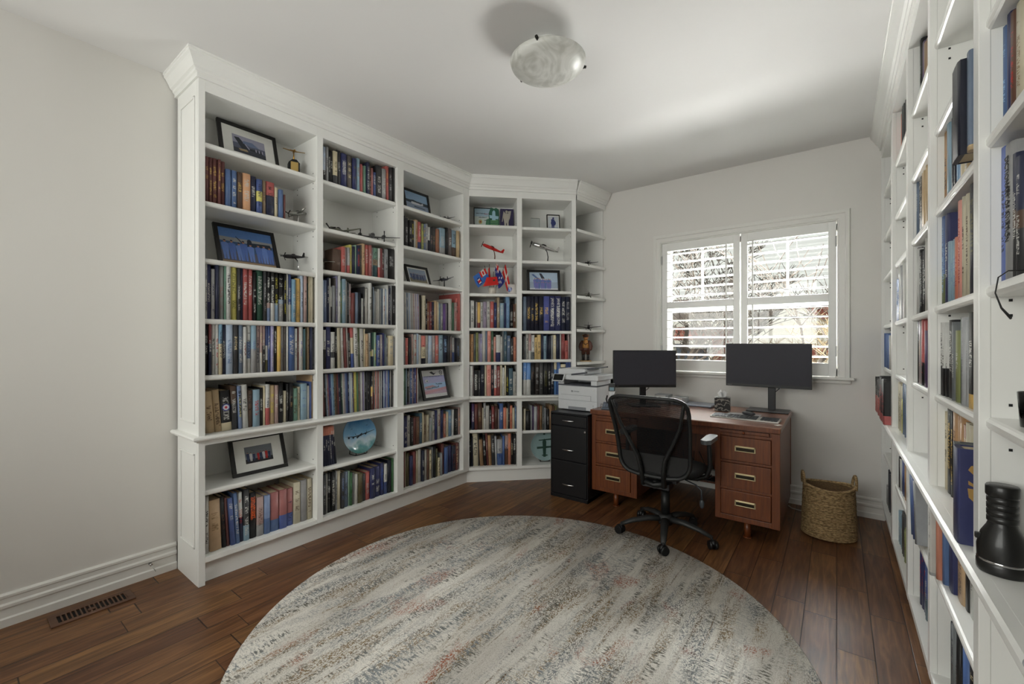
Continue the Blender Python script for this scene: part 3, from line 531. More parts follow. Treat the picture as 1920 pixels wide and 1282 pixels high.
BOOKDATA = """L 1 2 2.060 0.035|41:19:246:m/Y2 60:17:247:m/Y2 77:24:249:m/Y2 102:15:249:m/Y2 117:24:246:m/Y2 141:27:209:B2 169:28:210:B2/w 197:30:210:b/Y2 227:44:215:o2/w 271:33:212:n/w 304:31:202:B3.35,y.30,B3/n 335:22:203:t/b 356:52:206:n.30,n.30,r/k 408:21:183:c/b 429:26:175:B2 -456:13:150:m
L 1 4 1.425 0.025|38:11:301:w/n 48:20:315:n2/w 68:17:273:g/n 86:19:309:n 105:27:314:g/P -132:8:298:e/k 139:24:302:w/k 163:33:307:y/O 196:16:292:K/w 212:13:295:n 224:29:295:r/w 254:26:300:r/w 280:20:284:k/w 300:37:309:G/w 337:16:311:K/g 353:23:310:s.25,P.10,k/w 375:25:311:w.35,k.15,k/w 400:23:312:l.35,k.15,k/y 424:33:314:g.35,l.8,k/w 456:15:310:k/y 471:13:306:w/k 484:21:306:w.35,B3/w 505:23:267:l2/w 528:32:276:Y/t 560:18:304:l3/n 579:20:310:P/b -599:12:253:T -611:10:310:c 621:21:314:c2
L 1 5 1.120 0.025|38:16:286:k/w 54:15:285:n.60,R/w 70:18:291:w/k 88:16:290:w/r 103:18:284:c.60,l2/n 121:18:284:n/w 139:35:287:l3/s 174:26:288:K/c 201:25:289:s2/w 226:19:267:w/R 246:24:280:w.30,s.35,w/k 269:28:277:g.50,l4/s 297:20:290:g.50,P/n 317:15:289:w.40,P/c 332:16:286:K.55,P/w 348:17:288:O.25,w.30,B3 364:15:287:B3/w 379:18:288:p2/w 397:17:288:k/w 414:23:287:Y/y 437:15:282:g/s 453:19:288:d/K -471:9:287:w 480:42:289:B4/w 522:19:265:w/k -542:10:271:R/w 551:22:282:w2/p 573:20:263:T2 -593:10:271:O 603:18:281:t/b 621:18:284:n
L 1 6 0.800 0.050|44:43:227:t2/b:-4 87:36:235:t2/b:-4 122:52:226:c.20,k/w:-3 174:34:248:K.60,b/w:-2 209:19:246:s/y:-2 228:34:251:w/k:-2 262:28:216:b/k 290:37:217:l4/r 327:19:226:k/w -346:12:235:c 358:25:243:r.42,w/n 383:29:235:t2/y 412:25:233:P/w 437:26:246:k/w 463:22:195:c2 485:15:235:K/w 500:23:241:k/t 523:31:205:e/b 554:20:212:c2/b 574:40:231:l4/s -614:16:215:w2 -630:14:240:B3 -645:7:281:c3
L 1 8 0.145 0.050|46:20:312:w2/k 66:58:282:c3/t:-2 124:23:288:k/b:-3 147:16:276:m:-3 163:27:270:B3/w:-4 190:22:291:B2/w:-3 212:26:285:n.50,w/r:-2 238:33:297:l4.30,K/w 271:37:266:k/o3 309:42:230:g.30,P/b 351:35:230:B2.40,s 386:54:234:B2.30,R2 440:46:238:B.35,R2 486:42:233:B.35,R2/n 528:45:261:c2/b 573:42:264:g 615:36:262:c2/b
L 2 1 2.375 0.025|-712:19:224:k.30,l3/w 731:19:228:g/k -750:16:210:k/w -766:14:212:k/w 781:33:219:K.25,c/O 814:28:235:K/g 842:47:228:n2/w 889:39:229:d/c 928:30:219:n2/O 958:28:229:l4/t -986:25:199:r -1011:10:194:t -1021:23:199:e -1044:23:230:n/w -1067:13:212:b/w -1079:21:199:R2/P -1101:28:178:B3/w 1129:46:238:K/w 1175:34:225:g/w 1209:30:256:r2/o2 1238:30:252:K/g -1269:21:272:k
L 2 3 1.780 0.030|781:62:152:b 844:30:177:r2/w -874:15:179:P2 -890:19:179:r.30,g/w -909:23:203:y/c -931:23:196:n/k -954:11:209:e2 -965:25:209:n/r -990:16:216:d/t 1006:29:228:c3/b 1036:32:227:r2/w -1067:21:227:R2/w -1088:13:213:g2/w 1101:42:215:T.40,t.20,e/k -1144:18:217:r2.35,w/P -1162:18:220:R -1179:20:220:R.55,K/w 1199:32:221:g2/k 1232:62:233:k/g
L 2 4 1.430 0.025|-709:9:279:l3 718:22:281:s/w -740:14:300:n/w -754:13:298:w -767:11:240:K.45,w -778:18:250:g2 -796:6:306:d 803:15:319:p2/w 818:17:323:w.45,w/k -834:12:289:e/y 846:32:305:l4/w -878:12:297:w -890:15:286:K/g -905:16:277:P2/r 921:28:215:m2 949:25:221:s2 974:29:223:n4/K -1003:16:184:w -1019:11:268:K/w 1030:28:256:w2 1058:26:299:w/k -1084:10:291:k -1094:13:273:l3 -1107:17:246:g2 -1125:16:243:w -1140:16:264:w2 -1156:18:264:g2 -1174:14:271:s2 -1188:16:272:w/r -1204:12:270:l3 -1216:18:300:w -1234:18:280:n/g -1252:12:299:g2 1265:29:301:k/g
L 2 5 1.120 0.025|709:19:260:K.50,w/k 728:35:282:n2/w 762:32:247:w.30,K.15,w/K -795:15:277:k/w 809:28:276:c2:-2 838:23:277:w/P:-2 861:19:278:m2:-3 -880:15:283:w/P:-2 -895:19:243:K/w:-2 914:23:279:B.35,c.40,r:-2 937:35:281:w/k:-2 -972:16:282:O2/w:-2 988:29:276:w2/k:-1 -1017:9:274:c/w 1027:30:239:c3/b:-1 -1056:21:245:w2/k -1077:13:249:T.30,y.15,n -1090:17:249:n.30,c.20,G -1107:19:251:e2/Y2 1127:31:230:B3/w -1158:22:234:P2/w -1180:16:247:n2/B -1196:20:238:l4/w -1216:16:214:g/K 1232:43:228:c/g -1275:18:212:g/s
L 2 8 0.160 0.045|720:22:267:K/g -743:8:269:w 751:31:270:k/w 783:32:270:k/w -815:12:268:g/k 826:27:266:c2 853:24:246:K/s 877:34:245:s2/K -911:12:245:e2 -923:19:230:G2/e -942:19:220:g2 -961:19:213:w2 980:42:208:O3/b 1022:30:197:K2 1051:37:203:r2/w 1088:41:223:n2/w 1129:49:225:n2/w 1178:32:240:n2/B 1210:31:227:B3.40,w/n 1241:34:250:n4 -1276:18:255:G2
L 3 2 2.060 0.030|-1384:14:238:k 1398:36:225:K/g -1434:33:214:k/w -1467:24:218:K/y -1491:9:216:w2 -1500:28:232:c3/t -1529:33:221:n2.25,r/w -1562:27:213:O4/y -1589:24:215:s/Y -1612:26:224:g2/w -1638:26:202:n4.45,w/g -1664:24:201:K/P -1689:37:214:K2/t 1726:46:207:b2/t 1772:67:225:g.25,l4/w -1839:35:239:k/K 1874:47:238:d2/w 1921:55:234:b.35,l4/k -1975:37:239:t2/c
L 3 4 1.400 0.025|-1578:24:283:c2/O -1602:22:257:k/w -1624:29:228:b2/w -1653:23:236:R/w -1676:25:238:n/P -1702:30:249:t2/P -1732:20:242:c -1752:26:234:l4/s -1778:29:233:g2/w -1807:27:231:p3 -1834:16:233:P3 -1849:25:241:K/k 1874:39:279:w2/g -1914:23:249:G3 -1937:33:251:P/r -1970:29:290:r2/k -1999:24:335:r2
L 3 5 1.120 0.025|-1381:12:217:g2 -1394:27:212:r2/c -1421:13:215:k -1433:22:220:K/k -1455:20:244:P/t 1476:36:241:w2/r -1511:23:248:l3 -1534:19:239:w2/g 1553:53:231:n4.20,c,r3/k -1606:34:234:w2/g 1640:40:232:l3/w -1680:35:235:P2/w 1715:44:235:r3/w 1759:51:239:l4/k 1810:52:237:n3/l -1862:27:234:K -1889:22:228:d2/P -1911:36:219:B3.40,g/w -1947:23:216:n4 -1970:30:216:K/s
L 3 7 0.470 0.040|1391:35:246:n2/w 1426:32:247:w2/k -1458:29:226:k/g -1487:30:222:m2/b -1517:34:223:b3/t -1550:30:248:T3/w -1581:15:251:c 1596:39:224:t3/b -1635:32:222:c2/t -1666:24:197:g2/e -1690:32:247:w2/k -1723:24:250:n2 1747:41:258:w2/R -1788:38:241:n2/k -1826:38:205:o3/w -1865:22:220:c2 1887:44:231:l5/w -1931:22:230:w 1953:50:232:k/g -2003:26:240:P/o2
L 3 8 0.150 0.045|-1395:14:280:m2 -1409:14:283:c2 1423:32:267:O3 1455:33:237:n2 1488:37:264:m3 -1525:22:264:c2 1547:34:270:w2 -1581:27:258:n3/w -1608:31:253:w2 -1639:20:254:b3 -1659:32:242:c/k -1691:24:261:g3 -1715:20:263:k -1735:25:240:O/k -1760:29:156:c/k -1789:25:193:g2 -1814:30:267:m4 -1844:39:230:B4 1883:53:234:n2 -1936:45:224:n3/m -1980:36:242:m4/c
D 1 4 1.430 0.025|-6:12:254:g2 18:33:252:w/k -51:13:241:K -64:18:241:P2/w -82:25:236:m3.20,Y -107:27:237:w/k 134:32:242:P3/k -167:32:246:w2/k 199:35:246:r2/w -235:27:238:n2/l -262:27:285:t3/w 289:43:234:l4/w -332:15:234:n2 347:37:300:l5/s -384:32:221:k/w -415:25:224:b3/w -440:5:233:c/g
D 1 5 1.115 0.025|-6:15:257:t4/b -21:24:257:t4/b -46:22:260:g4/K -67:24:271:O4/b -91:16:263:P3/g -107:19:260:p2/w 126:30:290:w2 -156:16:290:s2 172:35:287:P4/r -208:23:288:G4/g -230:23:233:P4/w 254:41:250:n2.35,w -295:19:236:w2/g -314:14:288:g3 328:30:288:T3/g -358:33:245:s3/w -391:28:217:K/w -418:27:231:o4/b
D 1 6 0.795 0.025|8:30:278:w/g -38:9:278:P2 47:42:238:k/w -88:22:235:K/g 110:38:286:n4/g -148:19:283:c2 167:41:288:P4/r -208:27:288:n4/P -235:27:290:r2.25,w/r 262:30:276:m3/w -292:20:282:c2 -312:21:260:w/g -333:16:281:c2 -349:25:276:k/y 374:41:254:T3/w -415:14:221:w2 -429:16:220:w2/k
D 1 7 0.485 0.030|-27:27:243:n.30,p4/w -54:30:237:m4/b 84:43:247:b4/t -127:11:198:c2 -138:23:246:w.40,g/k -160:32:219:w2/g -192:22:175:K/w -213:27:212:m3/w -241:33:217:b5 -273:14:184:P2 287:36:238:B4/w -323:30:199:o3 -353:14:193:c2 -366:19:236:K/g -386:22:217:o3/b -408:22:195:c2 -430:16:210:s3/l
D 1 8 0.140 0.050|-6:18:233:k/w -24:16:278:n4 39:51:303:c2/k:-2 -90:10:300:K 100:35:244:t5/t:-3 135:28:288:k/w:-3 -163:19:301:m4/P:-3 182:30:283:t4/b:-2 212:33:279:K/w:-2 -246:19:271:w3:-2 265:53:241:B4.45,g/n -318:21:272:B4 340:32:275:b3.55,P/n 371:29:291:o4/o -400:18:291:k/c -418:28:286:k/w
D 2 4 1.410 0.025|510:33:322:s4 543:42:326:n5/Y2 585:33:324:n5/Y2 619:42:327:n5/Y2 660:45:325:n5/Y2 706:56:328:B5/Y2 762:57:332:n2/w 818:57:330:n2/w 875:46:322:n3/w 921:43:326:n3/g
D 2 5 1.130 0.025|-510:17:222:K2 -527:14:216:g3 -540:22:238:w2/k -563:28:241:w.35,P/r -591:28:230:g3.30,w/k -619:28:208:Y2/k 646:36:233:Y2/b -683:22:244:n3 -706:28:222:l4/n -734:17:244:n3 -751:28:220:n4 -779:19:228:g2 -798:32:231:c/g 830:37:245:n3 -867:12:245:w -879:33:245:m5/R -912:34:178:r2/k -946:16:239:P2
D 2 6 0.795 0.030|510:33:320:w.45,B6/w 543:42:320:w.45,B6/w 585:42:319:k/b 627:39:328:K3/g 666:39:328:K4/g 705:45:327:k/O 750:27:324:k/w 777:33:318:n5/w 811:27:318:B6.75,c -838:33:306:B4 -872:52:288:n4.90,c -924:24:317:B3 -948:23:317:B3
D 2 7 0.480 0.030|-516:21:200:c2 -537:45:182:k/K -582:18:234:g2 -600:15:228:p4 -615:33:221:w3 -648:21:233:m4 -669:27:226:t5/b -696:15:226:g4/w -711:24:208:g2 -735:27:195:k/g -762:33:230:t5 -796:21:218:b3 -817:24:223:O
R 5 2 1.768 0.040|2722:23:230:B2/l 2745:35:257:n2 2781:30:225:b3/r 2811:40:222:c2/t 2850:35:198:w/k 2886:39:185:w/k
R 5 4 1.429 0.035|2722:35:300:s5/n 2757:54:292:g/k 2811:29:257:K.40,b.15,n/w 2840:32:241:K.40,b.15,n/w 2872:39:245:k/w 2911:34:237:k/w
R 4 3 1.761 0.035|2069:47:273:t4/n 2116:37:262:l4/g 2152:43:249:l4/g 2196:37:250:n4 2233:34:235:n4 2267:38:240:l5/w 2305:25:234:l5/w 2330:37:208:c 2367:49:217:t2/w
R 4 4 1.426 0.030|2069:45:300:O2.35,B4/l 2114:31:284:O2.35,B4/l 2145:52:290:n2/w 2197:37:193:l4/s 2234:26:187:l4/s 2260:39:189:l4/s 2299:39:187:o3/r 2338:37:286:P4/r 2375:32:288:c2/b 2408:37:286:c2/b 2445:58:300:n5/O
R 4 5 1.120 0.030|2069:40:246:k.40,w/k 2109:35:230:k.40,w/k 2144:34:234:k.40,w/k 2178:54:250:k/w 2232:26:242:g3/w 2258:41:231:g3/w 2299:47:214:O4/w 2346:37:250:G 2383:33:250:w3/g 2416:30:241:w3/g 2445:58:260:Y.15,k/w
R 4 6 0.800 0.040|2069:45:262:c/k 2114:56:283:k/Y2 2170:31:278:k/Y2 2201:50:286:t4/b 2251:29:273:t4/b 2280:48:278:t4/b 2329:57:258:b2/c 2386:31:271:c2/R 2417:35:270:c2/R
R 3 1 2.344 0.040|-1482:34:290:k/g 1516:48:289:k/g 1564:47:251:p4 -1612:45:224:t5 -1656:45:217:t5
R 3 3 1.763 0.035|-1482:26:281:s2/w -1508:37:300:k/w 1545:56:296:k/w 1601:43:291:t2 -1644:26:278:t2 1670:45:283:t2 -1715:27:289:t2
R 3 4 1.422 0.030|-1482:37:300:p5/b 1519:51:289:w 1570:40:277:k/w -1610:35:259:k/w -1645:35:260:k/w -1680:32:271:k/w 1711:44:300:w2 -1756:27:280:w2
R 3 5 1.119 0.030|-1536:34:272:k 1570:56:270:P2/c -1625:35:275:k.35,r/r -1661:32:272:k.35,r/r 1692:40:265:k.35,r/r -1732:37:227:p4 -1768:28:226:p4
R 3 8 0.150 0.040|1482:49:280:k/w -1531:32:280:n2/r -1563:39:275:n2/r -1602:25:279:n2/r 1627:35:280:T3.35,B3/w -1662:39:262:T3.35,B3/w
R 2 1 2.344 0.040|-788:52:267:o3 -840:29:280:K -869:44:280:K -913:32:277:K -946:36:280:K
R 2 4 1.423 0.020|-788:32:242:B4/w -820:32:230:B4/w -852:37:232:B4/w -889:32:228:B4/w -921:30:294:w -951:42:293:w -993:41:290:w3 -1034:38:277:w3 -1072:35:291:w -1106:40:287:w -1146:35:287:w -1181:26:283:w
R 2 6 0.800 0.030|-794:36:267:c2/k -830:35:255:c2/k -865:34:261:c2/k -899:36:254:c2/k -934:53:185:y/O -987:35:300:s3/K -1022:34:293:s3/K -1056:26:291:s3/K -1083:38:279:s3/K
R 2 7 0.470 0.030|-794:35:169:k -829:29:163:k -859:38:167:k -896:31:174:w -928:34:166:w -961:38:183:B3 -999:40:181:B3 -1038:36:188:t4 -1074:47:186:t4
R 2 8 0.150 0.030|-788:35:179:l4/w -823:40:173:l4/w -863:40:169:l4/w -903:32:177:l4/w -934:39:220:K2 -973:30:216:K2 -1004:34:216:K2 -1038:34:163:O4/b -1072:49:158:O4/b
R 1 5 1.120 0.020|-14:39:243:B4 -53:34:230:B4 -88:39:238:B4 -126:42:237:B4 -168:39:227:B4 -207:41:234:B4 -248:26:230:B4 -273:29:227:B4 -302:35:228:B4 -337:39:231:B4 -376:34:223:w2 -410:35:215:w2 -444:31:213:w2
R 1 6 0.800 -0.030|-14:42:248:r2,k/w -56:41:231:r2,k/w -97:33:241:r2,k/w -129:48:232:r2,k/w -178:27:240:r2,k/w -205:37:237:r2,k/w -242:34:241:r2,k/w -276:37:247:r2,k/w -313:30:245:r2,k/w -343:47:238:r2,k/w -389:36:245:r2,k/w -425:37:278:r.20,k/r -462:31:265:r.20,k/r -494:27:276:r.20,k/r -520:36:259:r.20,k/r -556:35:261:r.20,k/r -592:43:270:r.20,k/r -635:44:271:r.20,k/r -679:36:261:r.20,k/r
R 1 8 0.150 0.030|-14:37:122:g -51:42:115:g -93:32:116:g -125:33:122:g -157:35:265:n4 -192:48:265:n4 -240:47:256:n4 -287:40:254:n4 -327:32:252:n4
R 4 8 0.150 0.040|2157:30:242:n4 2187:39:250:g3/K 2226:34:241:g3/K 2259:26:261:k/K 2285:36:251:k/K 2321:28:258:B4 2349:37:255:B4 2386:60:270:k/c"""
ORD = 'first second third fourth fifth sixth seventh eighth ninth tenth eleventh twelfth 13th 14th 15th 16th 17th 18th 19th 20th 21st 22nd 23rd 24th 25th 26th 27th 28th 29th 30th 31st 32nd 33rd 34th 35th 36th 37th 38th 39th 40th 41st 42nd 43rd 44th 45th'.split()
BAYN = {('L', 1): 'leftmost bay', ('L', 2): 'second bay', ('L', 3): 'third bay', ('D', 1): 'corner left bay', ('D', 2): 'corner right bay',
        ('R', 1): 'farthest right-hand bay', ('R', 2): 'second-farthest right-hand bay', ('R', 3): 'middle right-hand bay', ('R', 4): 'second-nearest right-hand bay', ('R', 5): 'nearest right-hand bay'}
SHN = {1: 'top', 2: 'second', 3: 'third', 4: 'fourth', 5: 'fifth', 6: 'ledge', 7: 'upper cupboard', 8: 'bottom'}
BK = {}
rnd = random.Random(11)
stuff = BookAcc()
for line in BOOKDATA.strip().split('\n'):
    head, body = line.split('|'); cs, bay, sh, z, yd = head.split(); bay = int(bay); sh = int(sh); z = float(z) ; yd = float(yd)
    (ox, oy), ang = CASES[cs]; c, s_ = math.cos(R(ang)), math.sin(R(ang))
    zs = ({'L': ZL, 'D': ZD, 'R': ZR}[cs][bay]+[LEDGE, .145]); z = min(zs, key=lambda q: abs(q-z))+.0004
    toks = body.split()
    for i, tk in enumerate(toks):
        st_ = tk.startswith('-') and not tk[1:2] == '-' and True
        tk2 = tk[1:] if st_ else tk
        q = tk2.split(':'); x, w, h = int(q[0])/1000, int(q[1])/1000-.0006, int(q[2])/1000; spec = q[3]; lean = float(q[4]) if len(q) > 4 else 0
        jy = rnd.uniform(-.004, .010) if cs != 'R' else rnd.uniform(-.003, .004)
        dep = min(.31-yd-jy-.02, h*rnd.uniform(.68, .76)); 
        if cs == 'R' and sh == 6 and bay == 1: dep = .2
        lx = x+w/2; ly = yd+jy
        if lean: lx += math.tan(R(-lean))*h/2
        X = ox+lx*c-ly*s_; Y = oy+lx*s_+ly*c
        mm = Matrix.Translation((X, Y, z+(abs(math.sin(R(lean)))*w/2 if lean else 0))) @ Matrix.Rotation(R(ang), 4, 'Z') @ Matrix.Rotation(R(lean), 4, 'Y')
        rn = (rnd.random(), rnd.random()); g = book_geo(w, h, dep, spec, rn, soft=w < .014)
        if st_: stuff.add(g, rn, mm); continue
        A = BookAcc(); A.add(g, rn, pages=False)
        o = A.build('book'); o.matrix_world = mm
        pb = MB(); pb.add(g[6], g[7]); pb.build('pages', PAGES, o)
        main, _, mk = spec.partition('/'); cols = [p.split('.')[0] for p in main.split(',')]; cn = []
        for q_ in cols[::-1]:
            nm = NAMES[q_]
            if nm not in cn: cn.append(nm)
        desc = cn[0] if len(cn) == 1 else cn[0]+' and '+cn[1]
        size = 'thick ' if w > .042 else 'slim ' if w < .014 else ''

        lab = '%s%s book, %s from left on %s of %s' % (size, desc, ORD[i] if i < len(ORD) else 'far', 'ledge' if sh == 6 else SHN[sh]+' shelf', BAYN[cs, bay])
        if i == 0: lab = '%s%s book, leftmost on %s of %s' % (size, desc, 'ledge' if sh == 6 else SHN[sh]+' shelf', BAYN[cs, bay])
        elif i == len(toks)-1: lab = '%s%s book, rightmost on %s of %s' % (size, desc, 'ledge' if sh == 6 else SHN[sh]+' shelf', BAYN[cs, bay])
        if len(lab.split()) > 16: lab = lab.replace('thick ', '').replace('slim ', '').replace(' shelf of ', ' shelf, ')
        tag(o, lab, 'book', 'books on the %s of the %s' % ('ledge' if sh == 6 else SHN[sh]+' shelf', BAYN[cs, bay]))
        BK[cs, bay, sh, i] = (o, w, h, dep)
so = stuff.build('books'); tag(so, 'slimmer and more distant books filling the gaps of the bookcases', 'books', kind='stuff')

# lettering that can be read on a few spines
WLET = M('white_lettering', (.9, .9, .88), .5); KLET = M('black_lettering', (.05, .05, .05), .5); OLET = M('orange_lettering', (.95, .40, .18), .5); GLET = M('gold_lettering', (.72, .62, .40), .4, metal=.4)
def spine_text(key, body, hfrac, vfrac, mat, wfrac=.62, label=None):
    if key not in BK: return
    o, w, h, d = BK[key]
    text_mesh(body, h*hfrac, w*wfrac, mat, o, (0, -min(.004, w*.18)-.0006, h*vfrac), (R(90), R(90), 0), 'spine_title', label)
spine_text(('D', 2, 4, 6), "JANE'S SUPERSONIC", .78, .55, WLET); spine_text(('D', 2, 4, 7), "JANE'S SUPERSONIC", .78, .55, WLET)
spine_text(('L', 1, 6, 4), 'SKUA!', .55, .62, KLET); spine_text(('L', 1, 8, 8), 'CIVIL AIRCRAFT\nOF THE WORLD', .5, .66, OLET, .7)
spine_text(('R', 5, 4, 1), 'DICTIONARY OF AVIATION', .62, .6, KLET, .45); spine_text(('L', 2, 8, 3), 'SOPWITH', .55, .62, WLET) if False else None
if ('L', 1, 6, 2) in BK:    # roundel on a spine
    o, w, h, d = BK['L', 1, 6, 2]; b = MB()
    for i, (r, mi) in enumerate(((.40, 0), (.30, 1), (.13, 2))):
        mm = Matrix.Translation((0, -min(.004, w*.18)-.0006-.0003*i, h*.58)) @ Matrix.Rotation(R(90), 4, 'X')
        b.prism([(math.cos(PI*k/10)*w*r, math.sin(PI*k/10)*w*r) for k in range(20)], 0, .0003, mi, mm)
    b.build('spine_roundel', [M('roundel_blue', (.2, .25, .55)), M('roundel_white', (.85, .85, .88)), M('roundel_red', (.78, .22, .30))], o)

# magazines and ring binders
def loc_case(cs, x, y, z):
    (ox, oy), a = CASES[cs]; c, s_ = math.cos(R(a)), math.sin(R(a)); return (ox+x*c-y*s_, oy+x*s_+y*c, z+.0004)
def slab(name, cs, x, yd, z, w, h, dep, spec, label, cat, group=None, lean=0, soft=True, rnd_=None):
    rn = rnd_ or (rnd.random(), rnd.random()); g = book_geo(w, h, dep, spec, rn, soft)
    A = BookAcc(); A.add(g, rn, pages=False); o = A.build(name); o.location = loc_case(cs, x, yd, z+abs(math.sin(R(lean)))*w/2); o.rotation_euler = (0, R(lean), R(CASES[cs][1]))
    o.rotation_euler = (Matrix.Rotation(R(CASES[cs][1]), 4, 'Z') @ Matrix.Rotation(R(lean), 4, 'Y')).to_euler()
    pb = MB(); pb.add(g[6], g[7]); pb.build('pages', PAGES, o); tag(o, label, cat, group); BK[name, cs, x] = (o, w, h, dep); return o
seq = 'm2/k K/w l3/n P/r p3 B3/w l l2/k t/k b/k m2 n/w n4 G/w w2 P2/w s B3 n/w l3 w s/w m/w y/O y G3 t/k g w P3/m p2 w k/g K k/w K4 n4 b.35,Y.25,k/w R.45,t/k k/w w O4.2,r3/k w2 R2/k w2 s2/w w n/w l3 B3/w p2/B w B4 n/w w K'.split()
x = .716; xe = 1.296
ws = [rnd.uniform(.75, 1.3) for _ in seq]; tw = sum(ws)
for i, (sp, ww) in enumerate(zip(seq, ws)):
    w = ww/tw*(xe-x-.01) if i == 0 else ww/tw*(xe-.716-.012)
    ln = -3.2*max(0, 1-i/40)
    slab('magazine', 'L', x+w/2+.010*max(0, 1-i/40), .045+rnd.uniform(-.003, .006), LEDGE, w-.0006, .285*rnd.uniform(.985, 1.0), .21, sp,
         '%s magazine, %s of the magazines from left on the ledge of the second bay' % (NAMES[sp.split('/')[0].split(',')[-1].split('.')[0]], ORD[i] if i < len(ORD) else '%dth' % (i+1)), 'magazine', 'magazines on the second bay ledge', ln)
    x += w
for i, (sp, w) in enumerate((('e2/G', .022), ('G4/e', .010), ('l4/w', .014), ('p4.6,k/w', .018), ('g2/k', .012), ('B4/w', .024), ('P/w', .008), ('n2/w', .014), ('B5/w', .016), ('m2', .012), ('w', .010))):
    if i == 0: x = 1.382
    slab('magazine', 'L', x+w/2, .045, LEDGE, w-.0006, .29, .21, sp, '%s magazine, %s of the magazines beside the poster frame on the third bay ledge' % (NAMES[sp.split('/')[0].split(',')[-1].split('.')[0]], ORD[i]), 'magazine', 'magazines on the third bay ledge'); x += w
x = 1.3625
for i, (sp, w) in enumerate(zip('s/w w g2 w2/k w s2/w w3 l3 w g w2 P/k w P3 w p2/r P2'.split(), [.0125, .009, .012, .011, .009, .014, .010, .012, .009, .013, .010, .012, .009, .013, .009, .012, .010])):
    slab('magazine', 'L', x+w/2, .032, 1.40, w-.0006, .292, .21, sp, '%s magazine, %s of the pale magazines on the third bay fourth shelf' % (NAMES[sp.split('/')[0]], ORD[i]), 'magazine', 'pale magazines on the third bay fourth shelf', -1.5); x += w
slab('binder', 'L', x+.012, .040, 1.40, .020, .285, .21, 'k', 'black binder between the pale magazines and the cream book, third bay fourth shelf', 'binder')
for i in range(6):
    slab('magazine', 'L', .728+i*.0165, .04, .468, .0155, .262, .2, 'n.78,o3/w' if i < 5 else 'n4.78,o4/w', 'blue magazine with orange spine top, %s of six left of the blue plate' % ORD[i], 'magazine', 'blue and orange magazines left of the plate', -1.0*i)
slab('ring_binder', 'R', 2.600, -.020, 1.761, .080, .235, .27, 'n4', 'black binder jutting out of the right bookcase above shorter books', 'binder')
slab('book', 'R', 2.655, -.006, 1.761, .028, .240, .24, 't2.4,Y2.1,s2', 'tan and slate book jutting out between the black binder and the divider', 'book')
slab('box_file', 'R', 2.606, -.020, LEDGE, .058, .236, .25, 'n2', 'dark blue box file with gold emblem jutting out on the right ledge', 'box file')
slab('box_file', 'R', 2.563, -.016, LEDGE, .024, .240, .25, 'g4', 'grey-green box file beside the dark blue one on the right ledge', 'box file')
o = BK['box_file', 'R', 2.606][0]
EM = M('emblem_gold', (.66, .52, .28), .5)
text_mesh('S', .034, .055, EM, o, (.0293, .035, .172), (R(90), 0, R(90)), 'emblem'); b = MB(); b.prism([(-.018, .016), (.018, .016), (.016, -.006), (0, -.024), (-.016, -.006)], 0, .0006, 0, Matrix.Translation((.0291, .035, .124)) @ Matrix.Rotation(R(90), 4, 'Z') @ Matrix.Rotation(R(90), 4, 'X')); b.build('emblem', EM, o)
for i, (sp, xx, w, yd_, lab) in enumerate((('g.4,w2/k', 2.071, .034, -.004, 'pale grey ring binder below the right ledge, farthest of its row'),
        ('o4', 2.106, .023, .010, 'burnt orange binder below the right ledge beside the pale grey one'), ('B2', 2.130, .029, .022, 'denim blue binder below the right ledge beside the orange one'),
        ('n2', 2.160, .058, .033, 'navy binder below the right ledge beside the denim blue one'), ('c3/b', 2.219, .068, .044, 'cream lettered file below the right ledge beside the navy binder'),
        ('k', 2.288, .036, .050, 'black file below the right ledge beside the cream one'), ('w/k', 2.326, .044, .053, 'white and black file, nearest of its row below the right ledge'))):
    slab('ring_binder', 'R', xx+w/2, yd_, .498, w-.001, .262, .24, sp, lab, 'binder', 'binders below the right ledge')
for i, (sp, xx) in enumerate((('B2', 1.60), ('B3', 1.655), ('g2/K', 1.71))):
    slab('ring_binder', 'R', xx+.05, -.004, .472, .042, .25, .24, sp, ['denim blue', 'royal blue', 'grey'][i]+' ring binder leaning over on the lower shelf of the right bookcase', 'binder', 'leaning binders on the right', -14)

# ------------------------------------------------------------------ picture frames with painted prints
def poly(b, pts, mi, y): b.add([(x, y, z) for x, z in pts], [tuple(range(len(pts)))], mi)
def ell(cx, cz, rx, rz, n=14, a0=0): return [(cx+rx*math.cos(a0+2*PI*k/n), cz+rz*math.sin(a0+2*PI*k/n)) for k in range(n)]
def frame(label, cs, x, yd, z, w, h, fw, tilt, matw, art, cols, rz=0, ft=.018, fmat=None):
    """a frame standing on its lower edge at local depth yd, leaning back by tilt"""
    t = thing('picture_frame', label, 'picture frame', loc_case(cs, x, yd, z))
    t.rotation_euler = (Matrix.Rotation(R(CASES[cs][1]+rz), 4, 'Z') @ Matrix.Rotation(R(-tilt), 4, 'X')).to_euler()
    b = MB(); hw = w/2
    b.box(-hw, hw, 0, ft, 0, fw); b.box(-hw, hw, 0, ft, h-fw, h); b.box(-hw, -hw+fw, 0, ft, fw, h-fw); b.box(hw-fw, hw, 0, ft, fw, h-fw)
    b.build('frame', fmat or DARKF, t, bevel=.002)
    b = MB(); b.box(-hw+fw, hw-fw, .008, .012, fw, h-fw); b.build('mat_board' if matw else 'backing_board', PAPER, t)
    b = MB(); b.box(-hw*.25, hw*.25, ft, ft+.003, h*.05, h*.6); b.build('easel_back', BLACK, t)
    iw, ih = w-2*fw-2*matw[0] if matw else w-2*fw, h-2*fw-2*matw[1] if matw else h-2*fw
    b = MB(); art(b, iw/2, ih/2); zc = h/2
    pr = b.build('print', [M('print_%s' % c_, c, .35, noise=.12, nscale=60) for c_, c in cols], t); pr.location = (0, .0075, zc)
    return t
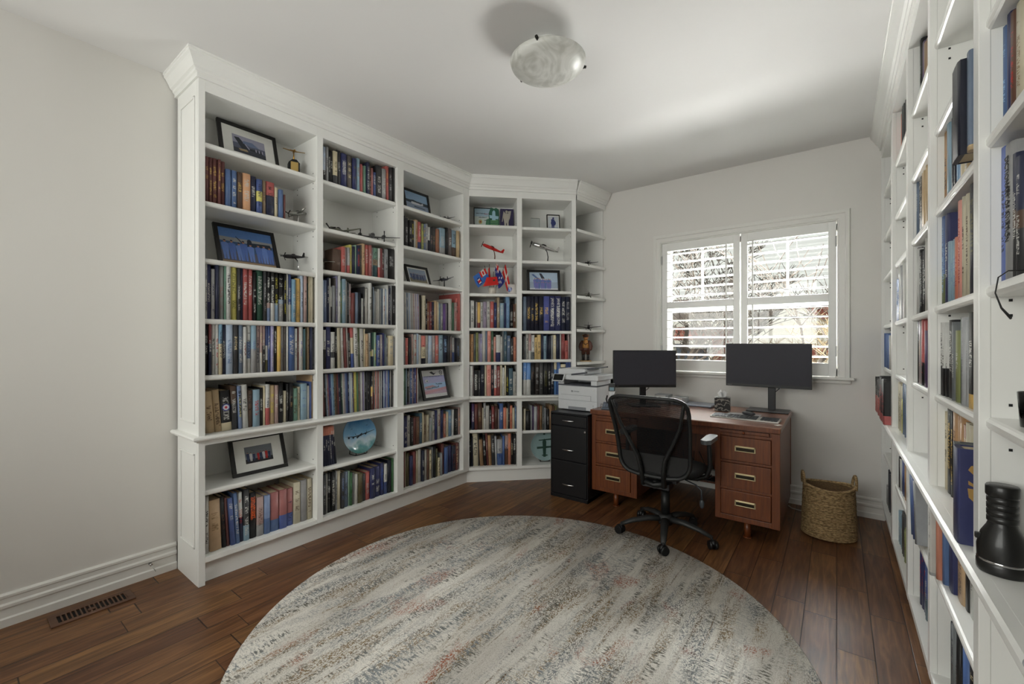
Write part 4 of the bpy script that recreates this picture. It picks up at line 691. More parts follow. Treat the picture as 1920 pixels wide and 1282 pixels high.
def sky(b, hw, hh, bands, y=0):
    z = -hh
    for mi, fr in bands: z2 = z+2*hh*fr; b.box(-hw, hw, y, y+.0004, z, z2, mi); z = z2
def L_(b, pts, mi, lay): poly(b, pts, mi, -.0004*lay)
def people(b, n, x0, x1, zf, hgt, body, skin, seed, lay=2, hair=None):
    rr = random.Random(seed)
    for i in range(n):
        x = x0+(x1-x0)*(i+.5)/n+rr.uniform(-.2, .2)*(x1-x0)/n; h = hgt*rr.uniform(.88, 1.05); w = h*.13
        L_(b, [(x-w*.8, zf), (x-w*.15, zf), (x, zf+h*.45), (x+w*.15, zf), (x+w*.8, zf), (x+w, zf+h*.5), (x+w*1.2, zf+h*.8), (x+w*.4, zf+h*.86), (x-w*.4, zf+h*.86), (x-w*1.2, zf+h*.8), (x-w, zf+h*.5)], body[i % len(body)], lay+i % 2)
        L_(b, ell(x, zf+h*.92, h*.055, h*.07, 8), skin, lay+2)
        if hair is not None: L_(b, ell(x, zf+h*.965, h*.055, h*.035, 8), hair, lay+3)
def plane_side(b, cx, cz, L, mi, lay, flip=1):
    f = lambda x, z: (cx+flip*x*L, cz+z*L)
    L_(b, [f(-.5, .0), f(-.45, .06), (f(-.1, .09)), f(.3, .03), f(.42, .14), f(.5, .14), f(.48, .0), f(.2, -.05), f(-.4, -.06)], mi, lay)
def art_biplane(b, hw, hh):
    sky(b, hw, hh, ((0, .25), (1, .3), (2, .45)))
    L_(b, [(-hw*.9, hh*.7), (-hw*.6, hh*.75), (-hw*.1, -hh*.2), (hw*.9, -hh*.1), (hw*.8, -hh*.5), (-hw*.5, -hh*.45)], 3, 1); L_(b, [(-hw*.35, hh*.5), (hw*.2, hh*.55), (hw*.6, hh*.1), (hw*.1, hh*.0), (-hw*.4, hh*.2)], 4, 2)
    L_(b, [(-hw*.3, hh*.15), (-hw*.22, hh*.18), (hw*.02, -hh*.35), (-hw*.06, -hh*.38)], 2, 3); L_(b, [(-hw*.7, -hh*.55), (-hw*.2, -hh*.45), (-hw*.1, -hh*.7), (-hw*.6, -hh*.75)], 5, 3)
    for q in (.4, .6, .8): L_(b, ell(hw*q, -hh*.25, hw*.05, hh*.2, 8), 2, 3)
frame('white-matted aeroplane photo in a black frame, top shelf of the leftmost bay', 'L', .326, .150, 2.376, .335, .26, .021, 16, (.055, .05), art_biplane,
      (('slate', (.22, .24, .28)), ('greyblue', (.35, .37, .45)), ('palelav', (.62, .62, .70)), ('darkslate', (.16, .18, .22)), ('steelblue', (.42, .48, .60)), ('sand', (.65, .58, .45))))
def art_crew(b, hw, hh):
    sky(b, hw, hh, ((5, .06), (0, .28), (6, .28), (1, .12), (2, .26)))
    L_(b, [(-hw*.4, hh*.55), (-hw*.38, hh*.58), (-hw*.1, hh*.15), (-hw*.15, hh*.12)], 3, 1); L_(b, ell(hw*.1, hh*.35, hw*.09, hh*.16), 3, 1); L_(b, [(0, hh*.3), (hw*.9, hh*.35), (hw*.95, hh*.1), (0, hh*.05)], 3, 1)
    people(b, 8, -hw*.92, hw*.95, -hh*.82, hh*1.15, (4, 7), 8, 3, hair=3)
frame('photo of a crew in light blue overalls, black frame, leftmost bay', 'L', .315, .13, 1.7505, .345, .278, .022, 22, None, art_crew,
      (('tarmac', (.36, .36, .42)), ('paleorange', (.62, .62, .62)), ('skyblue', (.36, .52, .76)), ('slate2', (.14, .18, .24)), ('overall', (.42, .54, .80)), ('sand2', (.66, .55, .42)), ('duskblue', (.24, .36, .52)), ('overall2', (.34, .46, .74)), ('skin', (.72, .52, .42))))
def art_team(b, hw, hh):
    sky(b, hw, hh, ((0, .25), (1, .75)))
    people(b, 8, -hw*.9, hw*.9, -hh*.75, hh*1.05, (2, 4, 2, 3, 2, 4, 3, 2), 5, 8, hair=0)
frame('white-matted small team photo in a black frame below the leftmost bay ledge', 'L', .372, .125, .5002, .318, .235, .022, 20, (.058, .045), art_team,
      (('dark', (.10, .10, .13)), ('grey3', (.45, .47, .50)), ('navyc', (.15, .2, .34)), ('redc', (.70, .14, .14)), ('whitec', (.8, .8, .82)), ('skin', (.72, .52, .42))))
def art_lake(b, hw, hh):
    sky(b, hw, hh, ((0, .5), (1, .12), (2, .38)))
    L_(b, [(-hw, hh*.15), (-hw*.3, hh*.3), (hw, hh*.05), (hw, hh*-.05), (-hw, hh*.0)], 1, 1); plane_side(b, 0, -hh*.02, hw*1.1, 3, 2); L_(b, [(-hw*.3, hh*-.25), (hw*.7, -hh*.3), (hw*.7, -hh*.36), (-hw*.3, -hh*.33)], 1, 2)
    L_(b, [(-hw*.5, hh*.12), (hw*.55, hh*.08), (hw*.55, hh*.04), (-hw*.5, hh*.08)], 3, 3)
frame('black frame with photo of a floatplane on a lake, top shelf of the third bay', 'L', 1.665, .17, 2.377, .29, .235, .020, 12, None, art_lake,
      (('water', (.58, .64, .74)), ('treeline', (.20, .25, .30)), ('skypale', (.60, .72, .84)), ('planewhite', (.85, .86, .88))))
def art_squad(b, hw, hh):
    sky(b, hw, hh, ((0, .3), (1, .7)))
    people(b, 10, -hw*.85, hw*.85, -hh*.55, hh*.95, (2, 3), 4, 21); people(b, 9, -hw*.8, hw*.8, -hh*.75, hh*.75, (3, 2), 4, 22, 5)
frame('small black frame with beige-bordered squadron photo, third shelf of the third bay', 'L', 1.645, .13, 1.7805, .255, .185, .020, 20, (.014, .012), art_squad,
      (('grassy', (.55, .52, .42)), ('bluehaze', (.62, .68, .76)), ('uniform', (.24, .30, .46)), ('uniform2', (.40, .44, .55)), ('skin', (.72, .52, .42))))
def art_poster(b, hw, hh):
    sky(b, hw, hh, ((0, .12), (1, .18), (2, .22), (3, .26), (0, .22)))
    L_(b, [(-hw, -hh*.75), (hw, -hh*.5), (hw, -hh*.3), (-hw, -hh*.55)], 4, 1); L_(b, [(-hw*.9, -hh*.2), (-hw*.2, -hh*.12), (hw*.1, -hh*.25), (-hw*.9, -hh*.35)], 4, 2)
    plane_side(b, -hw*.5, -hh*.36, hw*.6, 5, 3); plane_side(b, hw*.4, -hh*.08, hw*.6, 5, 3, -1); plane_side(b, 0, -hh*.3, hw*.7, 5, 4)
    L_(b, [(-hw*.3, hh*.82), (-hw*.1, hh*.9), (hw*.1, hh*.75), (hw*.3, hh*.8), (hw*.05, hh*.62), (-hw*.1, hh*.7)], 6, 2)
    L_(b, ell(hw*.72, hh*.78, hw*.15, hw*.15, 18), 6, 2); L_(b, ell(hw*.72, hh*.78, hw*.10, hw*.10, 18), 0, 3); L_(b, ell(hw*.72, hh*.78, hw*.05, hw*.05, 12), 6, 4)
    for i in range(18): L_(b, [(-hw*.8+i*hw*.09, hh*(.50+.02*math.sin(i*2.1))), (-hw*.75+i*hw*.09, hh*.50), (-hw*.75+i*hw*.09, hh*.57), (-hw*.8+i*hw*.09, hh*.56)], 7, 2)
    L_(b, ell(-hw*.65, hh*.22, hw*.14, hh*.09, 10), 0, 2); L_(b, ell(-hw*.62, hh*.2, hw*.07, hh*.05, 8), 5, 3)
frame('black frame with pale air display poster, standing on the third bay ledge beside magazines', 'L', 1.800, .085, LEDGE+.0005, .31, .286, .024, 15, None, art_poster,
      (('cream1', (.80, .80, .80)), ('pinkish', (.68, .58, .66)), ('bluep', (.58, .70, .84)), ('lilac', (.62, .62, .78)), ('rose', (.70, .52, .56)), ('steel5', (.34, .42, .52)), ('ink', (.10, .10, .14)), ('inkblue', (.20, .24, .50))))
def art_print(b, hw, hh):
    sky(b, hw, hh, ((0, .6), (1, .4)))
    for i, (x, z, m) in enumerate(((-.6, .5, 2), (-.1, .5, 2), (.3, .45, 3), (.1, .1, 4), (.3, -.2, 2), (-.3, .1, 2))): plane_side(b, hw*x, hh*z, hw*.5, m, 2)
    L_(b, ell(-hw*.35, -hh*.35, hw*.2, hh*.22, 12), 5, 3); L_(b, ell(-hw*.35, -hh*.35, hw*.08, hh*.09, 10), 3, 4); L_(b, [(hw*.2, -hh*.7), (hw*.9, -hh*.6), (hw*.9, hh*.1), (hw*.3, -hh*.1)], 6, 2)
frame('thin black frame with printed page of small aircraft, top shelf left in the corner bookcase', 'D', .150, .17, 2.387, .19, .215, .008, 8, None, art_print,
      (('pageA', (.78, .82, .80)), ('pageB', (.66, .76, .82)), ('inkA', (.30, .28, .36)), ('redA', (.60, .22, .30)), ('tealA', (.2, .4, .45)), ('goldA', (.72, .66, .40)), ('greenA', (.30, .50, .38))))
def art_child(b, hw, hh):
    sky(b, hw, hh, ((0, .2), (1, .8))); people(b, 1, -hw*.3, hw*.3, -hh*.85, hh*1.65, (2,), 3, 1)
    L_(b, ell(0, 0, hw*.5, hh*.42), 2, 4); L_(b, ell(0, hh*.72, hw*.2, hh*.13), 2, 6)
frame('small black frame showing a person in a blue suit on snow, corner bookcase', 'D', .832, .14, 2.381, .132, .172, .009, 8, (.006, .008), art_child,
      (('snow2', (.62, .66, .74)), ('snow1', (.78, .80, .82)), ('bluesuit', (.18, .22, .45)), ('skin', (.72, .52, .42))))
def art_group(b, hw, hh):
    sky(b, hw, hh, ((0, .1), (1, .35), (2, .55)))
    L_(b, [(-hw*.85, hh*.75), (-hw*.7, hh*.8), (-hw*.3, hh*.25), (-hw*.45, hh*.2)], 3, 1); L_(b, [(-hw*.3, hh*.9), (-hw*.15, hh*.9), (hw*.1, hh*.3), (-hw*.15, hh*.3)], 4, 1)
    people(b, 9, -hw*.7, hw*.55, -hh*.75, hh*1.1, (5, 3), 6, 5); people(b, 8, -hw*.65, hw*.5, -hh*.9, hh*.8, (5, 5, 3), 6, 6, 5)
frame('black frame with group photo in front of aircraft propellers, corner bookcase third shelf', 'D', .732, .12, 1.7825, .33, .225, .025, 10, None, art_group,
      (('whiteB', (.85, .86, .88)), ('paleB', (.66, .72, .80)), ('skyB', (.72, .80, .88)), ('blueB', (.35, .45, .68)), ('darkB', (.16, .18, .26)), ('lavB', (.45, .45, .72)), ('skin', (.72, .52, .42))))
# green figure card, purple boxed award, clear acrylic award in the corner bookcase
t = thing('greeting_card', 'green and blue folded card standing between the printed page and the purple plaque', 'card', loc_case('D', .247, .135, 2.3865), R(45))
b = MB(); mm = Matrix.Rotation(R(-7), 4, 'X'); b.prism([(-.047, 0), (.047, 0), (.05, .11), (.047, .19), (.02, .205), (0, .195), (-.03, .208), (-.05, .15)], -.004, 0, 0, mm @ Matrix.Rotation(R(90), 4, 'X')); b.build('card', M('card_green', (.16, .36, .28), .5, noise=.3, nscale=40), t)
b = MB(); mm2 = mm @ Matrix.Rotation(R(90), 4, 'X')
b.prism([(-.04, .10), (.04, .09), (.045, .12), (-.045, .13)], .0002, .0008, 0, mm2); b.prism([(-.02, .08), (.015, .08), (.012, .165), (0, .18), (-.016, .165)], .0009, .0015, 0, mm2); b.build('pale_motif', M('card_pale', (.60, .74, .80), .5), t)
b = MB()
for z in (.015, .035, .055, .07): b.prism([(-.035, z), (.04, z+.004), (.04, z+.012), (-.035, z+.008)], .0002, .0008, 0, mm2)
b.build('green_stripes', M('card_light_green', (.42, .60, .40), .5), t)
t = thing('award_plaque', 'dark purple plaque holding a silver winged figure, corner bookcase top shelf', 'award', loc_case('D', .368, .15, 2.3865), R(45))
b = MB(); b.box(-.06, .068, 0, .02, 0, .195); b.build('backing', M('plaque_purple', (.15, .12, .28), .5, noise=.3), t, bevel=.002)
b = MB(); q = Matrix.Rotation(R(90), 4, 'X')
b.prism([(-.022, .06), (.018, .06), (.032, .13), (.028, .145), (0, .15), (-.03, .145), (-.034, .12)], .0, .008, 0, q); b.prism([(-.02, 0), (-.006, 0), (-.004, .07), (-.022, .09)], 0, .007, 0, q); b.prism([(.006, 0), (.022, 0), (.018, .09), (0, .07)], 0, .007, 0, q)
b.prism([(-.045, .07), (-.038, .07), (-.030, .13), (-.036, .135)], 0, .006, 0, q); b.prism([(.03, .09), (.045, .175), (.01, .17), (.02, .14)], 0, .006, 0, q); b.prism([(-.035, .135), (-.01, .15), (-.03, .17)], 0, .006, 0, q); b.sphere((0, -.004, .165), .013, .008, .015)
b.build('winged_figure', M('pewter', (.68, .66, .62), .3, metal=.6), t)
t = thing('acrylic_award', 'clear acrylic block award on the top shelf right bay of the corner bookcase', 'award', loc_case('D', .65, .15, 2.381), R(45))
b = MB(); b.box(-.045, .045, 0, .02, .0, .125); b.build('block', ACRYL, t, bevel=.003); b = MB(); b.sphere((-.03, -.02, .012), .012, .012, .012); b.build('crystal', ACRYL, t)

# ------------------------------------------------------------------ model aeroplanes
def airfoil(b, x0, c0, x1, c1, z0, z1, th, mi=0, y0=0, y1=0, swap=False):
    """wing panel from root (x0, chord c0) to tip; x sideways, y fore-aft; root/tip leading at y0,y1"""
    vs = []
    for x, c, z, y, t in ((x0, c0, z0, y0, th), (x1, c1, z1, y1, th*.5)):
        vs += [(x, y, z), (x, y+c*.35, z+t), (x, y+c, z), (x, y+c*.35, z-t*.6)]
    b.add(vs, [(0, 3, 2, 1), (4, 5, 6, 7), (0, 1, 5, 4), (1, 2, 6, 5), (2, 3, 7, 6), (3, 0, 4, 7)], mi, True)
def aeroplane(label, loc, rot, span, length, mat, blades=3, engines=(0,), stand=None, dark=None, gear=False, cat='model aeroplane', propang=20, group=None, round_nose=True, stand_mat=None):
    """nose along -y; origin at the shelf; rot: euler of the aircraft about its mount, stand: (height, curve dx, dy)"""
    t = thing('model_aeroplane', label, cat, loc, 0, group)
    hgt = stand[0] if stand else (.028 if gear else .012)
    air = bpy.data.objects.new('airframe', None); C.objects.link(air)
    A = Matrix.Translation((0, 0, hgt)) @ Euler(rot).to_matrix().to_4x4()
    L = length; r = L*.075
    def bl(b, name, m, par=t, **k):
        b.v = [tuple(A @ Vector(v)) for v in b.v]; return b.build(name, m, par, **k)
    bpy.data.objects.remove(air)
    prof = [(r*.25, -.5*L), (r*.8, -.46*L), (r, -.34*L), (r*1.02, -.1*L), (r*.85, .12*L), (r*.5, .35*L), (r*.15, .5*L)]
    b = MB(); b.lathe(prof, 12, 0, Matrix.Rotation(R(-90), 4, 'X') @ Matrix.Identity(4)); bl(b, 'fuselage', mat)
    b = MB(); b.sphere((0, -.06*L, r*.9), r*.5, L*.10, r*.55); bl(b, 'canopy', dark or STEEL)
    b = MB()
    for s in (1, -1): airfoil(b, 0, L*.24, s*span/2, L*.10, -r*.4, r*.5, L*.028, 0, -.22*L, -.15*L)
    bl(b, 'wing', mat)
    b = MB()
    for s in (1, -1): airfoil(b, 0, L*.11, s*span*.18, L*.06, r*.2, r*.25, L*.018, 0, .38*L, .41*L)
    bl(b, 'tailplane', mat)
    b = MB(); b.prism([(.36*L, r*.1), (.50*L, r*.1), (.50*L, r*2.2), (.44*L, r*2.4)], -L*.006, L*.006, 0, Matrix(((0, 0, 1, 0), (1, 0, 0, 0), (0, 1, 0, 0), (0, 0, 0, 1)))); bl(b, 'tail_fin', mat)
    for ex in engines:
        x = ex*span
        yn = -.52*L if ex == 0 else -.36*L
        if ex != 0:
            b = MB(); b.lathe([(r*.2, yn+.01*L), (r*.75, yn+.05*L), (r*.8, yn+.2*L), (r*.3, yn+.45*L)], 10, 0, Matrix.Translation((x, 0, 0)) @ Matrix.Rotation(R(-90), 4, 'X')); bl(b, 'engine_nacelle', mat)
        b = MB()
        for k in range(blades):
            a = R(propang)+2*PI*k/blades; pr = L*.165; ca, sa = math.cos(a), math.sin(a); w_ = L*.020
            b.add([(x-sa*w_*.5, yn, ca*w_*.5), (x+sa*w_*.5, yn+.002, -ca*w_*.5), (x+ca*pr+sa*w_, yn+.002, sa*pr-ca*w_), (x+ca*pr-sa*w_, yn, sa*pr+ca*w_)], [(0, 1, 2, 3), (3, 2, 1, 0)], 0)
            b.tube([(x, yn, 0), (x+ca*pr*.55, yn, sa*pr*.55), (x+ca*pr, yn, sa*pr)], [w_*.6, w_*.9, w_*.4], 6, 0, flat=.4)
        b.sphere((x, yn, 0), r*.3, r*.5, r*.3, seg=8)
        bl(b, 'propeller', dark or BLACKM)
    if stand:
        sm = stand_mat or CHROME; hh = hgt; dx, dy = stand[1], stand[2]
        b = MB(); b.tube([(dx, dy, .004), (dx*1.15, dy*1.15, hh*.35), (dx*.8, dy*.8, hh*.7), (0, 0, hh-r*.5)], [.006, .005, .0042, .004], 8); b.lathe([(.001, 0), (.026, 0), (.026, .003), (.02, .005), (.001, .005)], 16, 0, Matrix.Translation((dx, dy, 0)))
        b.build('stand', sm, t)
    elif gear:
        b = MB()
        for s in (1, -1): b.tube([tuple(A @ Vector((s*span*.1, -.16*L, -r*.3))), (A @ Vector((s*span*.1, -.2*L, 0))).to_tuple()[:2]+(.006,)], .0016, 6); p = A @ Vector((s*span*.1, -.2*L, 0)); b.sphere((p.x, p.y, .006), .003, .006, .006, seg=8)
        p = A @ Vector((0, .46*L, 0)); b.tube([tuple(A @ Vector((0, .46*L, -r*.1))), (p.x, p.y, .001)], .0012, 6)
        b.build('landing_gear', dark or BLACKM, t)
    return t
ALU = M('aluminium_model', (.62, .62, .60), .3, metal=.85, noise=.15, nscale=80); GUN = M('gunmetal_model', (.16, .15, .16), .35, metal=.6); OLV = M('olive_model', (.45, .45, .40), .5, noise=.2, nscale=80)
RED = M('red_model', (.75, .12, .10), .3); GOLD = M('gold_model', (.72, .55, .25), .3, metal=.9)
def at(cs, x, y, z): return loc_case(cs, x, y, z)
aeroplane('silver model aeroplane on slanted chrome stand beside the old hardbacks, second shelf leftmost bay', at('L', .605, .13, 2.0605), (R(14), R(-12), R(10)), .17, .17, ALU, stand=(.085, .02, -.02), dark=GUN)
aeroplane('dark model fighter on curved chrome stand beside the crew photo, third shelf leftmost bay', at('L', .560, .105, 1.7505), (R(8), R(8), R(20)), .20, .17, GUN, stand=(.10, .045, .0), dark=GUN, propang=60)
aeroplane('large silver twin-engined model aeroplane at the right of the second shelf, second bay', at('L', 1.13, .10, 2.0605), (R(4), 0, R(62)), .42, .24, M('grey_model', (.38, .38, .38), .35, metal=.5), engines=(.20, -.20), gear=True, propang=90, blades=2)
aeroplane('olive model aeroplane with three-bladed propeller on the second shelf, second bay', at('L', .90, .14, 2.0605), (R(5), 0, R(30)), .34, .26, OLV, gear=True, propang=125, dark=GUN)
aeroplane('small silver model aeroplane on straight chrome stand left of the bookend, second bay', at('L', .765, .10, 1.7805), (R(10), R(12), R(25)), .17, .15, ALU, stand=(.075, -.02, .0))
aeroplane('dark model fighter standing beside the floatplane photo, third bay top shelf', at('L', 1.905, .10, 2.3765), (R(12), 0, R(25)), .19, .15, GUN, gear=True, dark=GUN)
aeroplane('dark blue-black model fighter on thin stand beside the squadron photo, third bay', at('L', 1.890, .10, 1.7805), (R(8), R(-8), R(20)), .20, .17, M('navy_model', (.10, .11, .18), .35, metal=.3), stand=(.075, .0, .0), dark=GUN, propang=70, stand_mat=BLACKM)
aeroplane('red model aeroplane climbing on a curved wooden stand, corner bookcase second shelf', at('D', .235, .12, 2.0715), (R(-22), R(18), R(-48)), .13, .21, RED, stand=(.115, .02, .0), dark=M('dark_red_model', (.25, .08, .08), .4), propang=0, stand_mat=BWOOD)
aeroplane('polished silver model aeroplane climbing on a black curved stand, corner bookcase second shelf', at('D', .74, .12, 2.0665), (R(-20), R(8), R(-62)), .16, .27, CHROME, stand=(.145, .03, .0), dark=GUN, propang=30, stand_mat=BLACK)
for (x, y, z, sp, m, lab, pa) in ((-1.99, 3.92, 2.062, .20, GUN, 'upper dark model aeroplane on the narrow open corner shelves', 45), (-1.99, 3.93, 1.744, .22, OLV, 'middle grey-olive model aeroplane on the narrow open corner shelves', 80), (-1.99, 3.93, 1.423, .24, GUN, 'lower dark model aeroplane on narrow corner shelves, directly above the aviator figurine', 75)):
    aeroplane(lab, (x, y, z+.0005), (R(10), 0, R(28)), sp, sp*.85, m, gear=True, dark=GUN, propang=pa, group=None)
# gold aeroplane trophy
t = thing('aeroplane_trophy', 'gold aeroplane trophy on a black angular plinth, top shelf of the leftmost bay', 'trophy', at('L', .572, .14, 2.3757), R(90-18))
b = MB(); b.prism([(-.034, -.02), (-.026, -.03), (.026, -.03), (.034, -.02), (.034, .02), (.026, .03), (-.026, .03), (-.034, .02)], 0, .085); b.prism([(-.034, .085), (.034, .085), (.012, .108), (-.012, .108)], -.03, .03, 0, Matrix(((1, 0, 0, 0), (0, 0, 1, 0), (0, 1, 0, 0), (0, 0, 0, 1)))); b.build('plinth', BLACK, t)
b = MB(); b.box(-.022, .022, -.0315, -.030, .004, .090); b.build('gold_plate', M('gold_plate', (.80, .68, .42), .35, metal=.7), t)
b = MB(); b.tube([(0, 0, .106), (0, 0, .155)], [.006, .003], 8); b.sphere((0, -.01, .165), .007, .035, .007)
for s in (1, -1): airfoil(b, 0, .022, s*.065, .012, .163, .169, .002, 0, -.025, -.02); airfoil(b, 0, .01, s*.02, .006, .185, .186, .001, 0, .02, .02)
b.prism([(.012, .167), (.024, .167), (.024, .187)], -.001, .001, 0, Matrix(((0, 0, 1, 0), (1, 0, 0, 0), (0, 1, 0, 0), (0, 0, 0, 1)))); b.build('gold_aeroplane', GOLD, t)
# arched wooden bookend
t = thing('bookend', 'arched dark wooden bookend left of the red books, third shelf of the second bay', 'bookend', at('L', .868, .045, 1.7804), R(90))
b = MB(); b.prism([(-.045, 0), (.045, 0), (.045, .12)]+[(.045*math.cos(PI*k/10), .12+.045*math.sin(PI*k/10)) for k in range(1, 10)]+[(-.045, .12)], -.02, 0, 0, Matrix.Rotation(R(90), 4, 'X')); b.build('arch', BWOOD, t, bevel=.003)
b = MB(); b.box(-.045, .05, .02, .1, 0, .003); b.build('foot_plate', BLACKM, t)

# ------------------------------------------------------------------ collector plates
def plate(label, cs, x, yd, z, r, mats, art, tilt=10):
    t = thing('display_plate', label, 'plate', at(cs, x, yd, z)); t.rotation_euler = (0, 0, R(CASES[cs][1]))
    A = Matrix.Translation((0, .0, r+.012)) @ Matrix.Rotation(R(-tilt), 4, 'X')
    b = MB(); b.lathe([(.001, 0), (r*.7, 0), (r*.98, -.014), (r, -.017), (r, -.013), (r*.7, .005), (.001, .005)], 48, 0, A @ Matrix.Rotation(R(-90), 4, 'X')); b.build('plate', mats[0], t)
    b = MB(); art(b, r); b.v = [tuple(A @ Vector((x_, -.0012+y_ if False else y_-.0008-.017*max(0, (math.hypot(x_, z_)/r-.7)/.28)*.82, z_))) for x_, y_, z_ in b.v]; b.build('painted_aircraft', mats[1:], t)
    b = MB()
    for s in (1, -1): b.tube([(s*.045, .05, .004), (s*.045, -.022, .004), (s*.045, -.034, .012), (s*.045, -.030, .024)], .0028, 6); b.tube([(s*.045, .05, .004), (s*.04, .032, r*1.0)], .0028, 6)
    b.tube([(-.045, -.022, .004), (.045, -.022, .004)], .0028, 6); b.build('plate_stand', BLACKM, t)
    return t
def sky_plate_mat():
    m = bpy.data.materials.new('plate_sky'); m.use_nodes = True; t = m.node_tree; N = t.nodes.new; L = t.links.new; b = t.nodes['Principled BSDF']; b.inputs['Roughness'].default_value = .15; b.inputs['Coat Weight'].default_value = .5
    tc = N('ShaderNodeTexCoord'); sp = N('ShaderNodeSeparateXYZ'); L(tc.outputs['Object'], sp.inputs[0]); n = N('ShaderNodeTexNoise'); n.inputs['Scale'].default_value = 14; n.inputs['Detail'].default_value = 5; L(tc.outputs['Object'], n.inputs[0])
    a = N('ShaderNodeMath'); a.operation = 'MULTIPLY_ADD'; L(n.outputs[0], a.inputs[0]); a.inputs[1].default_value = .16; L(sp.outputs[2], a.inputs[2])
    r = N('ShaderNodeValToRGB'); r.color_ramp.elements[0].position = .09; r.color_ramp.elements[0].color = (*s2l((.20, .45, .42)), 1); r.color_ramp.elements[1].position = .36; r.color_ramp.elements[1].color = (*s2l((.22, .50, .74)), 1)
    for p, c in ((.14, (.34, .56, .58)), (.18, (.72, .80, .84)), (.24, (.50, .70, .84))): e = r.color_ramp.elements.new(p); e.color = (*s2l(c), 1)
    L(a.outputs[0], r.inputs[0]); L(r.outputs[0], b.inputs['Base Color']); return m
INK = M('plate_ink', (.10, .14, .18), .3)
def art_bomber(b, r):
    P_ = lambda pts: poly(b, [(x*r, z*r) for x, z in pts], 0, 0)
    P_([(-.9, .0), (-.3, -.06), (.1, -.02), (.93, .12), (.93, .10), (.1, -.07), (-.3, -.11)]); P_([(-.2, -.14), (.18, .06), (.2, .0), (-.12, -.2)]); P_([(.45, .02), (.47, .2), (.49, .02)]); P_([(-.2, -.02), (-.25, .12), (-.17, 0)])
    for x, z in ((-.62, -.1), (-.36, -.12), (.1, -.05), (.4, -.02)): poly(b, ell(x*r, z*r, .06*r, .055*r, 10), 0, -.0003)
    P_([(-.5, .32), (-.35, .36), (-.38, .33)]); P_([(.45, .42), (.62, .44), (.5, .40)])
    for x in (-.27, 0): P_([(x-.07, .76), (x+.07, .76), (x+.05, .88), (x-.04, .88)])
plate('round collector plate painted with a four-engined aircraft in blue sky, lower second bay', 'L', 1.045, .125, .4685, .137, [sky_plate_mat(), INK], art_bomber)
GRN = M('plate_green', (.20, .30, .26), .3)
def art_flyers(b, r):
    P_ = lambda pts: poly(b, [(x*r, z*r) for x, z in pts], 0, 0)
    P_([(-.12, -.75), (.06, -.75), (.14, .3), (0, .5), (-.14, .3)]); P_([(-.55, -.05), (.7, .0), (.7, -.12), (-.55, -.2)]); P_([(-.4, .42), (.5, .5), (.5, .4), (-.4, .36)]); P_([(-.2, -.6), (.2, -.6), (.2, -.68), (-.2, -.68)]); poly(b, ell(0, .82*r, .08*r, .07*r), 0, 0)
plate('pale round collector plate with green aircraft behind the filing cabinet, corner bookcase bottom', 'D', .735, .12, .1455, .137, [M('plate_pale', (.60, .70, .70), .2, noise=.1, nscale=15, coat=.5), GRN], art_flyers)

# ------------------------------------------------------------------ flags in a cup, mug
t = thing('flag_cup', 'white cup holding small flags, third shelf of the corner bookcase', 'cup', at('D', .228, .11, 1.7507), R(45))
b = MB(); b.lathe([(.001, 0), (.030, 0), (.034, .004), (.041, .062), (.038, .062), (.031, .008), (.001, .006)], 28); b.build('cup', M('cup_cream', (.80, .77, .72), .3), t)
FR_, FB, FW_ = M('flag_red', (.78, .12, .10), .8), M('flag_blue', (.12, .14, .45), .8), M('flag_white', (.85, .83, .80), .8); FSB = M('flag_sky', (.22, .42, .72), .8); FK = M('flag_pole', (.30, .16, .10), .5)
def flag(label, ptop, pbot, corners, mats, marks):
    """pole from pbot to ptop (local of the cup); cloth quad corners: hoist top, hoist bottom, fly bottom, fly top, rippled"""
    f = thing('small_flag', label, 'flag', at('D', .228, .11, 1.7507+.01), R(45), 'small flags in the cup')
    b = MB(); b.tube([pbot, ptop], .0022, 6); b.sphere(ptop, .004, seg=8); b.build('flag_pole', FK, f)
    a, h, g, e = [Vector(c) for c in corners]; nx, nz_ = 16, 10; vs = []
    def pt(u, v, off=0):
        p = (a*(1-u)*(1-v)+e*u*(1-v)+h*(1-u)*v+g*u*v); p = p+Vector((0, -1, 0))*(off+.006*math.sin(u*9+v*3)*u); p.z -= .012*u*u*math.sin(v*3); return p
    b = MB(); vs = [pt(i/nx, j/nz_) for j in range(nz_+1) for i in range(nx+1)]
    fs = []; ms = []
    for j in range(nz_):
        for i in range(nx):
            q = (j*(nx+1)+i, j*(nx+1)+i+1, (j+1)*(nx+1)+i+1, (j+1)*(nx+1)+i); b.add([], [], 0)
            fs.append(q)
    b.v = [tuple(v) for v in vs]
    for k, q in enumerate(fs):
        i, j = k % nx, k//nx; u, v = (i+.5)/nx, (j+.5)/nz_; b.f.append(list(q)); b.m.append(marks(u, v)); b.sm.append(True)
    b.build('cloth', mats, f)
def m_ensign(u, v):
    if u < .5 and v < .5:
        return 1 if (u < .12 or u > .38 or math.hypot((u-.25)*2, v-.25) < .15) else 2
    d = math.hypot((u-.72)*1.6, v-.6); return 3 if d < .10 and False else (1 if d < .12 else 2 if d < .2 else 3 if d < .3 else 0)
flag('sky blue ensign flag with roundel and maple leaf corner, left of the cup', (-.075, -.01, .255), (-.01, 0, .0), ((-.072, -.012, .235), (-.028, -.012, .14), (-.135, -.03, .05), (-.185, -.03, .150)), [FSB, FR_, FW_, FB], m_ensign)
def m_canada(u, v): return 1 if (u < .25 or u > .75 or (abs(u-.5) < .14 and .3 < v < .75)) else 0
flag('red and white maple leaf flag drooping above the cup', (-.028, .02, .275), (-.005, .01, .0), ((-.028, .02, .255), (-.018, .01, .15), (-.095, .0, .12), (-.07, .01, .17)), [FW_, FR_], m_canada)
